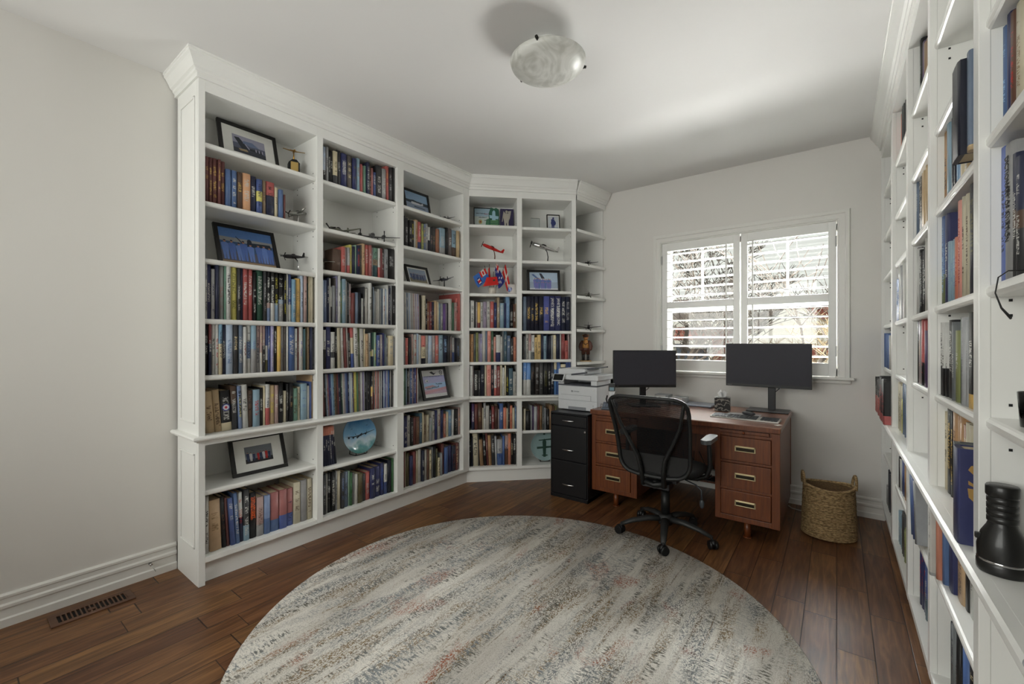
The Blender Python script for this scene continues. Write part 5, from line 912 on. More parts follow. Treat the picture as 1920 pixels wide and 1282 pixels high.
flag('plain red flag hanging over the front of the cup', (.010, -.02, .20), (.0, -.01, .0), ((.040, -.03, .155), (.055, -.035, .08), (-.095, -.045, .06), (-.06, -.04, .145)), [FR_, M('flag_dark', (.22, .22, .16), .8)], lambda u, v: 1 if math.hypot(u-.28, v-.4) < .13 else 0)
def m_aus(u, v):
    if u < .4 and v < .5: return 1 if (abs(u-.2) < .05 or abs(v-.25) < .07) else 2 if abs(u/.4-v/.5) < .25 or abs(1-u/.4-v/.5) < .25 else 0
    for (a, c) in ((.2, .78), (.7, .2), (.82, .45), (.62, .5), (.72, .85), (.76, .62)):
        if math.hypot(u-a, v-c) < .06: return 2
    return 0
flag('dark blue flag with white stars hanging down behind the red one', (.045, .0, .315), (.006, .005, .0), ((.040, -.012, .295), (.020, -.02, .215), (.055, -.03, .045), (.115, -.025, .11)), [FB, FR_, FW_], m_aus)
def m_uk(u, v):
    if abs(u-.5) < .08 or abs(v-.5) < .12: return 1
    if abs(u-.5) < .16 or abs(v-.5) < .2: return 2
    if abs(u-v) < .1 or abs(1-u-v) < .1: return 2
    return 0
flag('red, white and blue crossed flag at the right of the cup', (.135, .02, .315), (.012, .0, .0), ((.128, .015, .285), (.095, .01, .20), (.14, -.01, .02), (.165, -.005, .10)), [M('flag_red2', (.72, .12, .14), .8), FW_, FR_], m_uk)
t = thing('mug', 'white mug with a blue disc emblem right of the flags', 'mug', at('D', .415, .11, 1.7507), R(30))
b = MB(); b.lathe([(.001, 0), (.036, 0), (.040, .004), (.041, .095), (.038, .095), (.037, .008), (.001, .006)], 32); b.build('body', M('mug_white', (.86, .84, .82), .2, coat=.4), t)
b = MB(); b.tube([(.038+.03*math.sin(PI*k/8), 0, .075-.05*k/8*1.0) if False else (.038+.030*math.sin(PI*k/8), 0, .048+.032*math.cos(PI*k/8)) for k in range(9)], .0045, 8); b.build('handle', M('mug_white'), t)
b = MB(); 
for i, (rr, mi) in enumerate(((.027, 0), (.018, 1))):
    vs = []
    for k in range(20):
        a = 2*PI*k/20; x_, z_ = rr*math.cos(a), rr*math.sin(a); th = x_/.041-.5; vs.append((.0417*math.sin(th)+.0*i, -(.0417+.0003*i)*math.cos(th), .048+z_))
    b.add(vs, [tuple(range(20))], mi)
b.build('emblem', [M('emblem_blue', (.22, .26, .55), .4), M('emblem_lightblue', (.40, .55, .80), .4)], t)

# ------------------------------------------------------------------ carved aviator figurine
t = thing('aviator_figurine', 'small carved wooden aviator figurine in brown jacket and dark boots on the corner shelves', 'figurine', (-1.995, 3.88, 1.1075), R(25))
FJ, FT, FBT, FSK = M('jacket_brown', (.32, .17, .12), .5), M('shirt_tan', (.66, .46, .22), .6), M('boot_black', (.10, .09, .09), .4), M('carved_skin', (.68, .46, .26), .6)
b = MB(); b.prism([(-.055, -.03), (.055, -.03), (.055, .03), (-.055, .03)], 0, .010); b.build('base', M('light_wood', (.68, .55, .35), .6), t, bevel=.003)
for s in (1, -1):
    b = MB(); b.sphere((s*.022, -.012, .019), .016, .026, .010); b.tube([(s*.022, 0, .018), (s*.022, 0, .075)], [.013, .015], 10); b.build('boot', FBT, t)
b = MB()
for s in (1, -1): b.tube([(s*.022, 0, .07), (s*.022, 0, .11), (s*.018, 0, .13)], [.019, .022, .024], 10)
b.build('trousers', FJ, t)
b = MB(); b.lathe([(.001, .095), (.030, .10), (.038, .13), (.036, .165), (.028, .20), (.014, .215), (.001, .217)], 20, 0, Matrix.Diagonal((1, .75, 1, 1))); b.build('torso', FT, t)
b = MB(); b.lathe([(.032, .100), (.041, .11), (.041, .128), (.038, .134)], 20, 0, Matrix.Diagonal((1, .8, 1, 1))); b.build('jacket_hem', FJ, t)
for s in (1, -1):
    b = MB(); b.tube([(s*.026, -.002, .205), (s*.044, -.004, .175), (s*.050, -.006, .145), (s*.046, -.014, .120), (s*.034, -.024, .112)], [.013, .019, .021, .016, .009], 12); b.build('sleeve', FJ, t)
b = MB(); b.sphere((0, 0, .236), .024, .023, .028, seg=16); b.sphere((0, -.024, .230), .006, .007, .007, seg=8)
for s in (1, -1): b.sphere((s*.024, 0, .258), .008, .005, .008, seg=8)
b.build('head', FSK, t)
b = MB(); b.lathe([(.0255, .238), (.027, .25), (.022, .264), (.012, .272), (.001, .274)], 16, 0, Matrix.Translation((0, .002, 0))); b.tube([(-.02, -.018, .246), (0, -.025, .248), (.02, -.018, .246)], .004, 8); b.build('flying_cap', M('cap_brown', (.24, .13, .08), .5), t)
b = MB(); b.tube([(-.03, -.026, .19), (0, -.034, .165), (.03, -.026, .19)], .003, 6); b.build('strap', FBT, t)

# ------------------------------------------------------------------ desk
DX0, DX1, DY0, DY1 = -1.596, -.280, 3.178, 4.045
desk = thing('desk', 'reddish brown wooden double-pedestal desk with brass recessed drawer pulls under the window', 'desk', ((DX0+DX1)/2, (DY0+DY1)/2, 0))
ox, oy = desk.location.x, desk.location.y
def dk(b, name, m, par=None, **k):
    b.v = [(x-ox, y-oy, z) for x, y, z in b.v]; o = b.build(name, m, par or desk, **k); return o
b = MB(); b.box(DX0, DX1, DY0, DY1, .721, .757); dk(b, 'desk_top', DESKT, bevel=.006)
b = MB(); b.box(DX0+.004, DX1-.004, DY0-.0015, DY0+.004, .724, .750); dk(b, 'top_edge_band', DESKW)
def drawer(x0, x1, z0, z1, hx, hz):
    b = MB(); b.box(x0, x1, 3.194, 3.212, z0, z1); d = dk(b, 'drawer', DESKW, bevel=.003)
    w, h = .062, .019
    b = MB(); b.box(hx-w, hx+w, 3.188, 3.194, hz+h-.008, hz+h); b.box(hx-w, hx+w, 3.190, 3.194, hz-h, hz-h+.005)
    b.box(hx-w, hx-w+.009, 3.188, 3.194, hz-h, hz+h); b.box(hx+w-.009, hx+w, 3.188, 3.194, hz-h, hz+h)
    b.box(hx-w+.006, hx+w-.006, 3.180, 3.188, hz+h-.010, hz+h-.002); dk(b, 'handle', BRASS, d, bevel=.002)
    b = MB(); b.box(hx-w+.008, hx+w-.008, 3.1925, 3.1945, hz-h+.004, hz+h-.007); dk(b, 'handle_recess', M('dark_recess', (.16, .13, .07), .5, metal=.5), d)
for (px0, px1, dx0, dx1, dzs, hx) in ((-1.590, -1.215, -1.552, -1.265, ((.512, .667), (.330, .491), (.144, .306)), -1.405), (-.666, -.286, -.628, -.335, ((.512, .668), (.328, .491), (.148, .310)), -.482)):
    b = MB(); b.box(px0+.001, px1-.001, 3.217, 3.97, .109, .720); b.box(px0, dx0-.003, 3.200, 3.218, .108, .716); b.box(dx1+.003, px1, 3.200, 3.218, .108, .716)
    for za, zb in ((.671, .690), (.494, .509), (.311, .326), (.1085, .142)): b.box(dx0-.004, dx1+.004, 3.2015, 3.2185, za, zb)
    dk(b, 'pedestal', DESKW, bevel=.002)
    b = MB(); b.box(px0+.03, px1-.06, 3.198, 3.216, .692, .712); s_ = dk(b, 'writing_slide', DESKW, bevel=.002); b = MB(); b.sphere(((px0+px1)/2-.015, 3.190, .702), .008, .009, .008, seg=10); dk(b, 'slide_knob', M('copper_knob', (.70, .42, .28), .3, metal=.7), s_)
    for z0, z1 in dzs: drawer(dx0, dx1, z0, z1, hx, (z0+z1)/2+.004)
    for x in ((px0+px1)/2,):
        for y in (3.25, 3.90):
            b = MB(); b.cyl(x, y, 0, .108, .020, 20); b.cyl(x, y, 0, .006, .026, 20); dk(b, 'leg', DESKW)
b = MB(); b.box(-1.2155, -.6655, 3.2065, 3.225, .655, .7205); dk(b, 'kneehole_apron', DESKW, bevel=.002)
b = MB(); b.box(-1.2155, -.6655, 3.86, 3.88, .13, .7203); dk(b, 'modesty_panel', DESKW)
b = MB(); b.box(-1.5895, -.2865, 4.005, 4.02, .19, .7202); dk(b, 'back_panel', DESKW)

# filing cabinet
t = thing('filing_cabinet', 'black metal three-drawer filing cabinet left of the desk with the printer on top', 'filing cabinet', (-1.770, 3.36, 0))
FX0, FX1, FY0, FY1 = -.174, .174, -.219, .219
b = MB(); b.box(FX0, FX0+.008, FY0, FY1, 0, .712); b.box(FX1-.008, FX1, FY0, FY1, 0, .712); b.box(FX0, FX1, FY0, FY1, .698, .712); b.box(FX0, FX1, FY0, FY1, 0, .030); b.box(FX0+.008, FX1-.008, FY0+.02, FY1, .03, .698); b.build('cabinet_body', BLACKM, t, bevel=.002)
for z0, z1 in ((.606, .692), (.321, .598), (.035, .313)):
    b = MB(); b.box(FX0+.011, FX1-.011, FY0-.002, FY0+.02, z0, z1); d = b.build('drawer', M('drawer_black', (.10, .10, .11), .42, metal=.2), t, bevel=.003)
    zc = {.606: .645, .321: .405, .035: .118}[z0]
    b = MB(); b.tube([(-.062+.115*k/8-.002, FY0-.004-.014*math.sin(PI*k/8), zc+.004-.008*abs(k-4)/8*0) for k in range(9)], [.003, .0045, .0055, .006, .0065, .006, .0055, .0045, .003], 8); b.build('handle', CHROME, d)
b = MB(); b.cyl(0, 0, 0, .006, .008, 14); o = b.build('lock', CHROME, t); o.location = (.150, FY0-.002, .573); o.rotation_euler = (R(90), 0, 0)

# printer
t = thing('printer', 'white multifunction printer with tilted touch screen standing on the black filing cabinet', 'printer', (-1.775, 3.452, .7125))
PW_ = M('printer_white', (.83, .84, .85), .45); PG = M('printer_grey', (.30, .31, .34), .45)
px0, px1, py0, py1 = -.185, .185, -.160, .165
b = MB(); b.box(px0, px1, py0, py1, .006, .212); b.build('body', PW_, t, bevel=.006)
b = MB(); b.box(px0-.002, px1+.002, py0-.003, py1, .212, .222); b.box(-.10, .11, py0+.05, py1-.03, .222, .226); b.build('output_tray', PG, t)
b = MB(); b.box(px0, px0+.055, py0, py1, .222, .262); b.box(px1-.055, px1, py0, py1, .222, .262); b.box(px0, px1, py1-.06, py1, .222, .262); b.build('scanner_supports', PW_, t, bevel=.003)
b = MB(); b.box(px0-.004, px1+.012, py0-.006, py1+.012, .262, .305); b.build('scanner_bed', PW_, t, bevel=.005)
b = MB(); b.box(px0, .075, py0-.002, py1, .305, .356); b.build('document_feeder', PW_, t, bevel=.010)
b = MB(); b.box(.02, .155, py0+.05, py1-.03, .0, .012, 0, Matrix.Translation((0, 0, .342)) @ Matrix.Rotation(R(-7), 4, 'Y')); b.build('feeder_tray', PG, t, bevel=.003)
b = MB(); b.box(-.05, .09, py0-.012, py0+.02, 0, .014, 0, Matrix.Translation((0, .0, .308)) @ Matrix.Rotation(R(-8), 4, 'Y')); b.build('lid_handle', PG, t, bevel=.002)
sc = bpy.data.objects.new('touch_screen', None); C.objects.link(sc); sc.parent = t; sc.location = (px0+.030, py0-.046, .244); sc.rotation_euler = (R(-28), 0, 0)
b = MB(); b.box(-.058, .052, -.016, 0, 0, .070); b.build('screen_housing', PW_, sc, bevel=.004)
b = MB(); b.box(-.050, .044, -.0175, -.016, .007, .063); b.build('display', M('dark_display', (.07, .075, .08), .15), sc)
b = MB(); b.box(px0+.03, px1-.055, py0-.0015, py0, .092, .1325); b.build('front_door', PW_, t, bevel=.001)
b = MB(); b.box(px0+.002, px1-.002, py0-.001, py0+.002, .0885, .090); b.box(px0+.03, px1-.055, py0-.002, py0+.001, .1325, .134); b.box(px1-.056, px1-.0545, py0-.002, py0+.001, .092, .134); b.build('panel_gap', M('gap_grey', (.45, .46, .48), .6), t)
b = MB(); b.box(-.085, .085, py0-.001, py0+.003, .006, .034); b.build('paper_tray_grip', M('tray_grip', (.55, .56, .58), .5), t, bevel=.001)
b = MB(); b.box(-.055, -.042, py0-.001, py0, .158, .172); b.build('logo', M('logo_dark', (.2, .22, .26), .4), t)
b = MB(); b.box(-.0515, -.0455, py0-.0016, py0-.001, .1620, .168); b.build('logo_centre', PW_, t)
text_mesh('LEXMARK', .058, .0085, M('logo_grey', (.35, .36, .40), .4), t, (-.006, py0-.001, .165), (R(90), 0, 0), 'brand_lettering')
b = MB(); b.sphere((.155, py0-.001, .187), .006, .003, .006, seg=10); b.build('power_button', M('button_white', (.95, .95, .95), .3), t)
b = MB()
for z in (.022, .034, .050): b.box(.148, .154, py0-.001, py0, z, z+.005)
b.box(px0+.018, px0+.024, py0-.001, py0, .235, .243); b.build('paper_gauge', PG, t)

# telephone
t = thing('telephone', 'cordless telephone upright in a dark blue-grey keypad base on the left of the desk', 'telephone', (-1.485, 3.315, .7575), R(20))
PH = M('phone_base', (.30, .33, .38), .4); 
b = MB(); b.add([(-.065, -.085, 0), (.065, -.085, 0), (.065, .07, 0), (-.065, .07, 0), (-.058, -.078, .018), (.058, -.078, .018), (.058, .06, .045), (-.058, .06, .045)], [(0, 3, 2, 1), (4, 5, 6, 7), (0, 1, 5, 4), (1, 2, 6, 5), (2, 3, 7, 6), (3, 0, 4, 7)]); base_ = b.build('base', PH, t, bevel=.006)
b = MB()
for i in range(5):
    for j in range(4): b.box(-.047+i*.020, -.034+i*.020, -.070+j*.020, -.058+j*.020, .0, .003, 0, Matrix.Translation((0, .0, .0185)) @ Matrix.Translation((0, -.078, 0)) @ Matrix.Rotation(R(11), 4, 'X') @ Matrix.Translation((0, .078, 0)))
b.build('keypad', M('phone_keys', (.42, .46, .52), .4), base_)
b = MB(); b.box(-.026, .026, -.016, .012, 0, .165, 0, Matrix.Translation((.012, .038, .036)) @ Matrix.Rotation(R(-12), 4, 'X')); hs = b.build('handset', M('handset_silver', (.72, .72, .72), .35), t, bevel=.007)
b = MB(); b.box(-.027, .027, -.0175, -.012, .098, .162, 0, Matrix.Translation((.012, .038, .036)) @ Matrix.Rotation(R(-12), 4, 'X')); b.build('handset_top', BLACK, hs, bevel=.002)
b = MB(); b.box(-.018, .018, -.0185, -.0172, .104, .130, 0, Matrix.Translation((.012, .038, .036)) @ Matrix.Rotation(R(-12), 4, 'X')); b.build('handset_display', M('lcd', (.38, .50, .55), .3), hs)
b = MB()
for i in range(3):
    for j in range(5): b.box(-.018+i*.013, -.008+i*.013, -.0175, -.016, .022+j*.014, .031+j*.014, 0, Matrix.Translation((.012, .038, .036)) @ Matrix.Rotation(R(-12), 4, 'X'))
b.build('handset_keys', M('white_keys', (.85, .86, .87), .4), hs)
b = MB(); b.tube([(.012-.036, .035, .04), (.012-.044, .03, .07), (.012-.036, .04, .10)], .006, 8); b.build('cradle', BLACK, t)
b = MB(); b.tube([(-.055, .06, .02), (-.075, .03, .03), (-.07, -.02, .012), (-.072, -.045, .004)], .002, 6); b.build('cord', BLACK, t)

# monitors
MS = M('screen_dark', (.235, .235, .26), .5, spec=.2)
def monitor(label, x, y, rz, w, h, z0, stand_z, plate_w, plate_d, pole_x=0, plate_off=0):
    t = thing('monitor', label, 'monitor', (x, y, .7575), rz)
    z = z0-.7575
    b = MB(); b.box(-w/2, w/2, 0, .022, z, z+h); b.box(-w*.3, w*.3, .022, .045, z+h*.15, z+h*.7); b.build('housing', BLACK, t, bevel=.003)
    b = MB(); b.box(-w/2+.006, w/2-.006, -.0012, 0, z+.022, z+h-.006); b.build('screen', MS, t)
    text_mesh('Lenovo', .030, .005, M('logo_silver', (.6, .6, .62), .3), t, (-w/2+.028, -.0006, z+.011), (R(90), 0, 0), 'brand_lettering')
    b = MB(); b.box(pole_x-.026, pole_x+.026, .05, .068, .012, z+h*.55); b.build('stand_pole', BLACKM, t, bevel=.003)
    b = MB(); b.box(plate_off-plate_w/2, plate_off+plate_w/2, -.05, -.05+plate_d, 0, .010); b.build('stand_foot', M('foot_grey', (.20, .20, .21), .35, metal=.3), t, bevel=.004)
    b = MB(); b.tube([(pole_x+.03, .06, z+.03), (pole_x+.05, .05, z-.01), (pole_x+.01, .07, z-.05), (pole_x+.01, .08, .06)], .0035, 6); b.build('cable', BLACK, t)
    return t
monitor('smaller dark monitor behind the office chair, left on the desk', -1.294, 3.59, math.atan2(609, 812), .53, .312, .918, 0, .24, .19)
monitor('larger dark monitor on the right of the desk in front of the window', -.436, 3.885, 0, .580, .342, .946, 0, .285, .20, pole_x=.028, plate_off=.005)
# keyboard, mouse, pad, tissue box, tablet, file trays
t = thing('keyboard', 'silver keyboard with dark keys in front of the larger monitor', 'keyboard', (-.520, 3.430, .7575), R(-3))
b = MB(); b.add([(-.215, -.062, 0), (.215, -.062, 0), (.215, .062, 0), (-.215, .062, 0), (-.215, -.062, .008), (.215, -.062, .008), (.215, .062, .017), (-.215, .062, .017)], [(0, 3, 2, 1), (4, 5, 6, 7), (0, 1, 5, 4), (1, 2, 6, 5), (2, 3, 7, 6), (3, 0, 4, 7)]); b.build('body', M('kb_silver', (.78, .77, .75), .35, metal=.2), t, bevel=.002)
b = MB()
for j in range(5):
    for i in range(20):
        if i in (14,) : continue
        x_ = -.206+i*.0207; y_ = -.053+j*.0215; z_ = .0105+(y_+.062)*.0726
        b.box(x_, x_+.0175, y_, y_+.0175, z_-.001, z_+.003)
k_ = b.build('keys', M('kb_keys', (.20, .21, .23), .45), t); k_['kind'] = 'stuff'
t = thing('mouse_pad', 'pale grey mat under the mouse between keyboard and larger monitor', 'mouse pad', (-.555, 3.60, .7575)); b = MB(); b.box(-.11, .11, -.08, .08, 0, .003); b.build('mat', M('pad_grey', (.68, .68, .69), .7), t, bevel=.001)
t = thing('mouse', 'dark computer mouse on the pale mat', 'mouse', (-.52, 3.60, .7608), R(60)); b = MB(); b.sphere((0, 0, .014), .030, .052, .017, seg=16); b.v = [(x, y, max(z, 0)) for x, y, z in b.v]; b.build('body', M('mouse_dark', (.22, .22, .24), .35), t); b = MB(); b.tube([(0, -.03, .0295), (0, -.015, .0315)], .003, 8); b.build('scroll_wheel', BLACK, t)
o = MB().box(-.024, .024, -.012, .012, 0, .0008).build('paper_note', PAPER); o.location = (-.305, 3.30, .7576); o.rotation_euler = (0, 0, R(60)); tag(o, 'small white paper note at the right front corner of the desk', 'note')
t = thing('tissue_box', 'black patterned tissue box with a white tissue on the desk', 'tissue box', (-.728, 3.765, .7575), R(8))
def pat(name, base, fg, sc):
    m = bpy.data.materials.new(name); m.use_nodes = True; tt = m.node_tree; bb = tt.nodes['Principled BSDF']; w = tt.nodes.new('ShaderNodeTexWave'); w.wave_type = 'RINGS'; w.inputs['Scale'].default_value = sc; w.inputs['Distortion'].default_value = 9; w.inputs['Detail Scale'].default_value = 2
    tc = tt.nodes.new('ShaderNodeTexCoord'); tt.links.new(tc.outputs['Object'], w.inputs[0]); r = tt.nodes.new('ShaderNodeValToRGB'); r.color_ramp.interpolation = 'CONSTANT'; r.color_ramp.elements[0].color = (*s2l(base), 1); r.color_ramp.elements[1].position = .8; r.color_ramp.elements[1].color = (*s2l(fg), 1)
    tt.links.new(w.outputs[0], r.inputs[0]); tt.links.new(r.outputs[0], bb.inputs['Base Color']); return m
b = MB(); b.box(-.055, .055, -.055, .055, 0, .105); b.build('box', pat('tissue_pattern', (.12, .11, .11), (.55, .53, .50), 14), t, bevel=.002)
b = MB(); rr = random.Random(2)
for k in range(7):
    a = k*.9; pts = []
    b.add([(.008*math.cos(a), .008*math.sin(a), .103), (.020*math.cos(a+.8), .020*math.sin(a+.8), .103), (.034*math.cos(a+.6)+rr.uniform(-.01, .01), .030*math.sin(a+.6), .13+rr.uniform(0, .012)), (.016*math.cos(a)+rr.uniform(-.008, .008), .016*math.sin(a), .150+rr.uniform(0, .016)), (-.006, 0, .135)], [(0, 1, 2, 3, 4)], 0, True)
b.build('tissue', M('tissue_white', (.95, .95, .95), .8), t)
t = thing('tablet', 'slim grey closed laptop lying flat left of the tissue box', 'laptop', (-.975, 3.93, .7575), R(-2)); b = MB(); b.box(-.155, .155, -.105, .105, .002, .016); b.build('lid', M('laptop_grey', (.48, .50, .55), .35, metal=.4), t, bevel=.004); b = MB(); b.box(-.15, .15, -.10, .10, 0, .004); b.build('feet', BLACK, t)
for i, (x_, z_) in enumerate(((-1.235, .080), (-1.095, .066))):
    t = thing('desk_speaker', ['left', 'right'][i]+' low grey box of two behind the office chair back on the desk', 'box', (x_, 3.90, .7575)); b = MB(); b.box(-.062, .062, -.06, .06, 0, z_); b.build('body', M('box_grey', (.50, .51, .52), .45), t, bevel=.004); b = MB(); b.box(-.060, .035, -.062, -.060, .006, z_-.006); b.build('front', M('box_light', (.72, .72, .71), .5), t)

# power strip, cables, loose cable on the floor
t = thing('power_strip', 'white power strip with cables on the shelf under the desk', 'power strip', (-.93, 3.79, .19))
b = MB(); b.box(-.13, .08, -.025, .025, .0, .035); b.box(.10, .23, -.02, .02, .03, .075); b.build('body', M('strip_white', (.75, .75, .74), .5), t, bevel=.003)
b = MB()
for i in range(4): b.box(-.10+i*.05, -.075+i*.05, -.012, .012, .035, .055)
b.build('plugs', BLACK, t); b = MB(); rr = random.Random(4)
for i in range(7):
    x_ = -.12+i*.04; b.tube([(x_, 0, .05), (x_+rr.uniform(-.04, .04), -.03, .03), (x_+rr.uniform(-.06, .06), -.04, -.03+rr.uniform(-.02, .02)), (x_+rr.uniform(0, .1), .02, .06), (x_+rr.uniform(0, .06), .03, .2)], .003, 6)
b.build('cables', BLACK, t)
b = MB(); b.box(-.26, .25, -.06, .05, -.006, 0); b.build('cable_tray', BLACKM, t)
b = MB(); b.tube([(-.30, 3.98, .03), (-.28, 4.0, .008), (-.22, 3.99, .006), (-.16, 3.97, .006), (-.08, 4.03, .006), (-.05, 4.09, .006)], .004, 8); o = b.build('cable', M('cable_white', (.75, .75, .72), .5)); tag(o, 'white cable lying on the floor between desk and basket', 'cable')

# ------------------------------------------------------------------ office chair
t = thing('office_chair', 'black mesh office chair on five castors pushed in at the desk', 'office chair', (-.921, 2.945, 0), 0)
CB, CM = M('chair_black', (.085, .09, .09), .5), M('chair_fabric', (.07, .07, .075), .85, bump=.3, nscale=300); CG = M('chair_base_grey', (.17, .175, .175), .5)
b = MB(); b.lathe([(.001, .085), (.045, .085), (.045, .14), (.030, .15), (.001, .15)], 20)
for a in (-147, -75, -3, 69, 141):
    ca, sa = math.cos(R(a)), math.sin(R(a)); b.tube([(ca*.03, sa*.03, .118), (ca*.12, sa*.12, .118), (ca*.22, sa*.22, .098), (ca*.295, sa*.295, .072)], [.026, .025, .021, .015], 10, flat=.75)
    b.tube([(ca*.292, sa*.292, .075), (ca*.292, sa*.292, .052)], .008, 8)
b.build('star_base', CG, t)
for a in (-147, -75, -3, 69, 141):
    ca, sa = math.cos(R(a)), math.sin(R(a)); cx, cy = ca*.300, sa*.300; b = MB(); q = R(a+40); dx, dy = math.cos(q), math.sin(q); on_rug = math.hypot(cx-.921+1.187, cy+2.945-1.64) < 1.2
    zz = .0285+(.009 if on_rug else 0)
    for s in (1, -1): b.tube([(cx+dx*s*.008, cy+dy*s*.008, zz), (cx+dx*s*.026, cy+dy*s*.026, zz)], [.028, .026], 18)
    b.tube([(cx-dx*.012, cy-dy*.012, zz+.008), (cx+dx*.012, cy+dy*.012, zz+.008)], [.025, .025], 14); b.build('castor', BLACK, t)
b = MB(); b.cyl(0, 0, .15, .30, .028, 18); b.cyl(0, 0, .28, .41, .020, 18, 0); b.build('gas_lift', CB, t)
b = MB(); b.box(-.11, .11, -.13, .13, .395, .435); b.box(-.085, .085, -.20, -.10, .37, .41); b.build('tilt_mechanism', M('mech_grey', (.20, .20, .21), .45), t, bevel=.005)
b = MB(); b.tube([(.10, .02, .40), (.20, -.02, .385), (.235, -.03, .36), (.238, -.032, .30)], [.004, .004, .005, .006], 8); b.sphere((.238, -.032, .275), .015, .010, .030); b.build('tilt_lever', M('lever_grey', (.24, .26, .28), .4), t)
# seat: rounded cushion
b = MB(); vs = []; n1, n2 = 28, 7
for j in range(n2+1):
    ph = PI*j/n2; s_, z = math.sin(ph)**.6, -math.cos(ph)
    for i in range(n1):
        a = 2*PI*i/n1; ca, sa = math.cos(a), math.sin(a); e = .62; X = math.copysign(abs(ca)**e, ca)*.252*max(.01, s_); Y = math.copysign(abs(sa)**e, sa)*.245*max(.01, s_)
        vs.append((X, Y+.0, .475+z*.038+.03*max(0, (Y/.245))**3*-1))
fs = [(j*n1+i, j*n1+(i+1) % n1, (j+1)*n1+(i+1) % n1, (j+1)*n1+i) for j in range(n2) for i in range(n1)]
b.add(vs, fs, 0, True); b.build('seat', CM, t)
# back: outline in (x, z), curved towards the sitter at the sides
def by(x, z): return -.245-.155*min(1, max(0, (z-.46)/.5))**1.1+.9*x*x*.35+.03*math.sin((z-.45)*6)
OUT = []
def bz(p0, p1, p2, n=8): return [tuple((1-k/n)**2*a+2*(1-k/n)*(k/n)*c+(k/n)**2*d for a, c, d in zip(p0, p1, p2)) for k in range(n)]
half = [(.0, .968), (.15, .966)]+bz((.17, .965), (.238, .955), (.240, .90), 6)+[(.240, .88), (.234, .78), (.226, .68), (.222, .60)]+bz((.220, .56), (.212, .475), (.13, .462), 6)+[(.10, .460), (.0, .458)]
outl = half+[(-x, z) for x, z in half[::-1][1:-1]]
b = MB(); b.tube([(x, by(x, z), z) for x, z in outl], .0145, 8, closed=True, flat=.8); b.build('back_frame', CB, t)
def width_at(z):
    best = 0
    for (x0, z0), (x1, z1) in zip(half, half[1:]):
        if min(z0, z1) <= z <= max(z0, z1) and z0 != z1: best = max(best, x0+(x1-x0)*(z-z0)/(z1-z0))
    return best
b = MB(); z = .60
while z < .955:
    w = width_at(z)-.004; n = 10
    vs = []
    for i in range(n+1):
        x = -w+2*w*i/n; vs += [(x, by(x, z)+.002, z), (x, by(x, z)+.002, z+.0048)]
    b.add(vs, [(2*i, 2*i+2, 2*i+3, 2*i+1) for i in range(n)], 0); z += .0062
b.build('mesh_panel', M('mesh_black', (.035, .035, .04), .85, spec=.2), t)
b = MB(); zs_ = [.468+.0135*k for k in range(11)]; vs = []; n = 12
for z in zs_:
    w = max(.08, width_at(z)-.003)
    for i in range(n+1): x = -w+2*w*i/n; vs.append((x, by(x, z)+.004, z))
b.add(vs, [(j*(n+1)+i, j*(n+1)+i+1, (j+1)*(n+1)+i+1, (j+1)*(n+1)+i) for j in range(len(zs_)-1) for i in range(n)], 0, True); b.build('lumbar_panel', M('lumbar_black', (.11, .11, .115), .55), t)
for s in (1, -1):
    b = MB(); pts = [(s*.065, -.235, .40), (s*.070, by(.07, .50)-.018, .50), (s*.085, by(.08, .58)-.022, .58), (s*.135, by(.135, .68)-.020, .68), (s*.185, by(.185, .79)-.015, .79), (s*.212, by(.212, .90)-.006, .90), (s*.222, by(.222, .95), .945)]
    b.tube(pts, [.020, .018, .017, .016, .014, .012, .009], 10, flat=.8); b.build('back_brace', CB, t)
b = MB(); b.tube([(-.065, -.238, .42), (0, -.225, .40), (.065, -.238, .42)], .018, 8); b.tube([(0, -.22, .40), (0, -.10, .395)], .025, 8); b.build('back_bracket', CB, t)
for s in (1, -1):
    b = MB(); b.tube([(s*.13, .01, .412), (s*.20, .01, .415), (s*.255, .015, .44), (s*.275, .02, .50), (s*.272, .02, .60), (s*.268, .02, .665)], [.013, .014, .015, .015, .014, .013], 10); b.build('arm_post', CB, t)
    b = MB(); pr_ = [(-.028, -.115), (-.010, -.135), (.012, -.132), (.030, -.10), (.034, .07), (.024, .105), (.0, .115), (-.022, .10), (-.03, .05)]
    b.prism([(x*s+s*.268, y+.04) for x, y in pr_], .664, .690); b.build('armrest_pad', M('arm_pad_grey', (.36, .37, .38), .38, coat=.3), t, bevel=.006)

# ------------------------------------------------------------------ rug, floor register, doorstop, basket, ceiling lamp
b = MB(); b.lathe([(.001, .0005), (1.198, .0005), (1.204, .004), (1.198, .009), (.001, .009)], 128, 0); o = b.build('rug', rug_mat()); o.location = (-1.187, 1.640, 0); tag(o, 'large round distressed cream rug with grey, rust and olive streaks on the wooden floor', 'rug')
t = thing('floor_register', 'brown wooden floor vent grille set in the floor along the left wall', 'vent', (-2.905, .465, 0))
VM = wood('register_brown', (.30, .19, .13), (.40, .27, .19), (14, 2, 4), .5)
b = MB(); b.box(-.062, .062, -.148, -.122, 0, .006); b.box(-.062, .062, .122, .148, 0, .006); b.box(-.062, -.038, -.122, .122, 0, .006); b.box(.038, .062, -.122, .122, 0, .006)
for i in range(15): y_ = -.122+.244*i/15+.0125; b.box(-.038, .038, y_, y_+.0055, .0, .006)
b.build('grille', VM, t); b = MB(); b.box(-.038, .038, -.122, .122, 0, .0012); b.build('duct', M('duct_dark', (.05, .035, .03), .8), t)
b = MB(); b.box(.0, .022, -.02, .008, .0012, .007); b.build('damper_lever', VM, t)
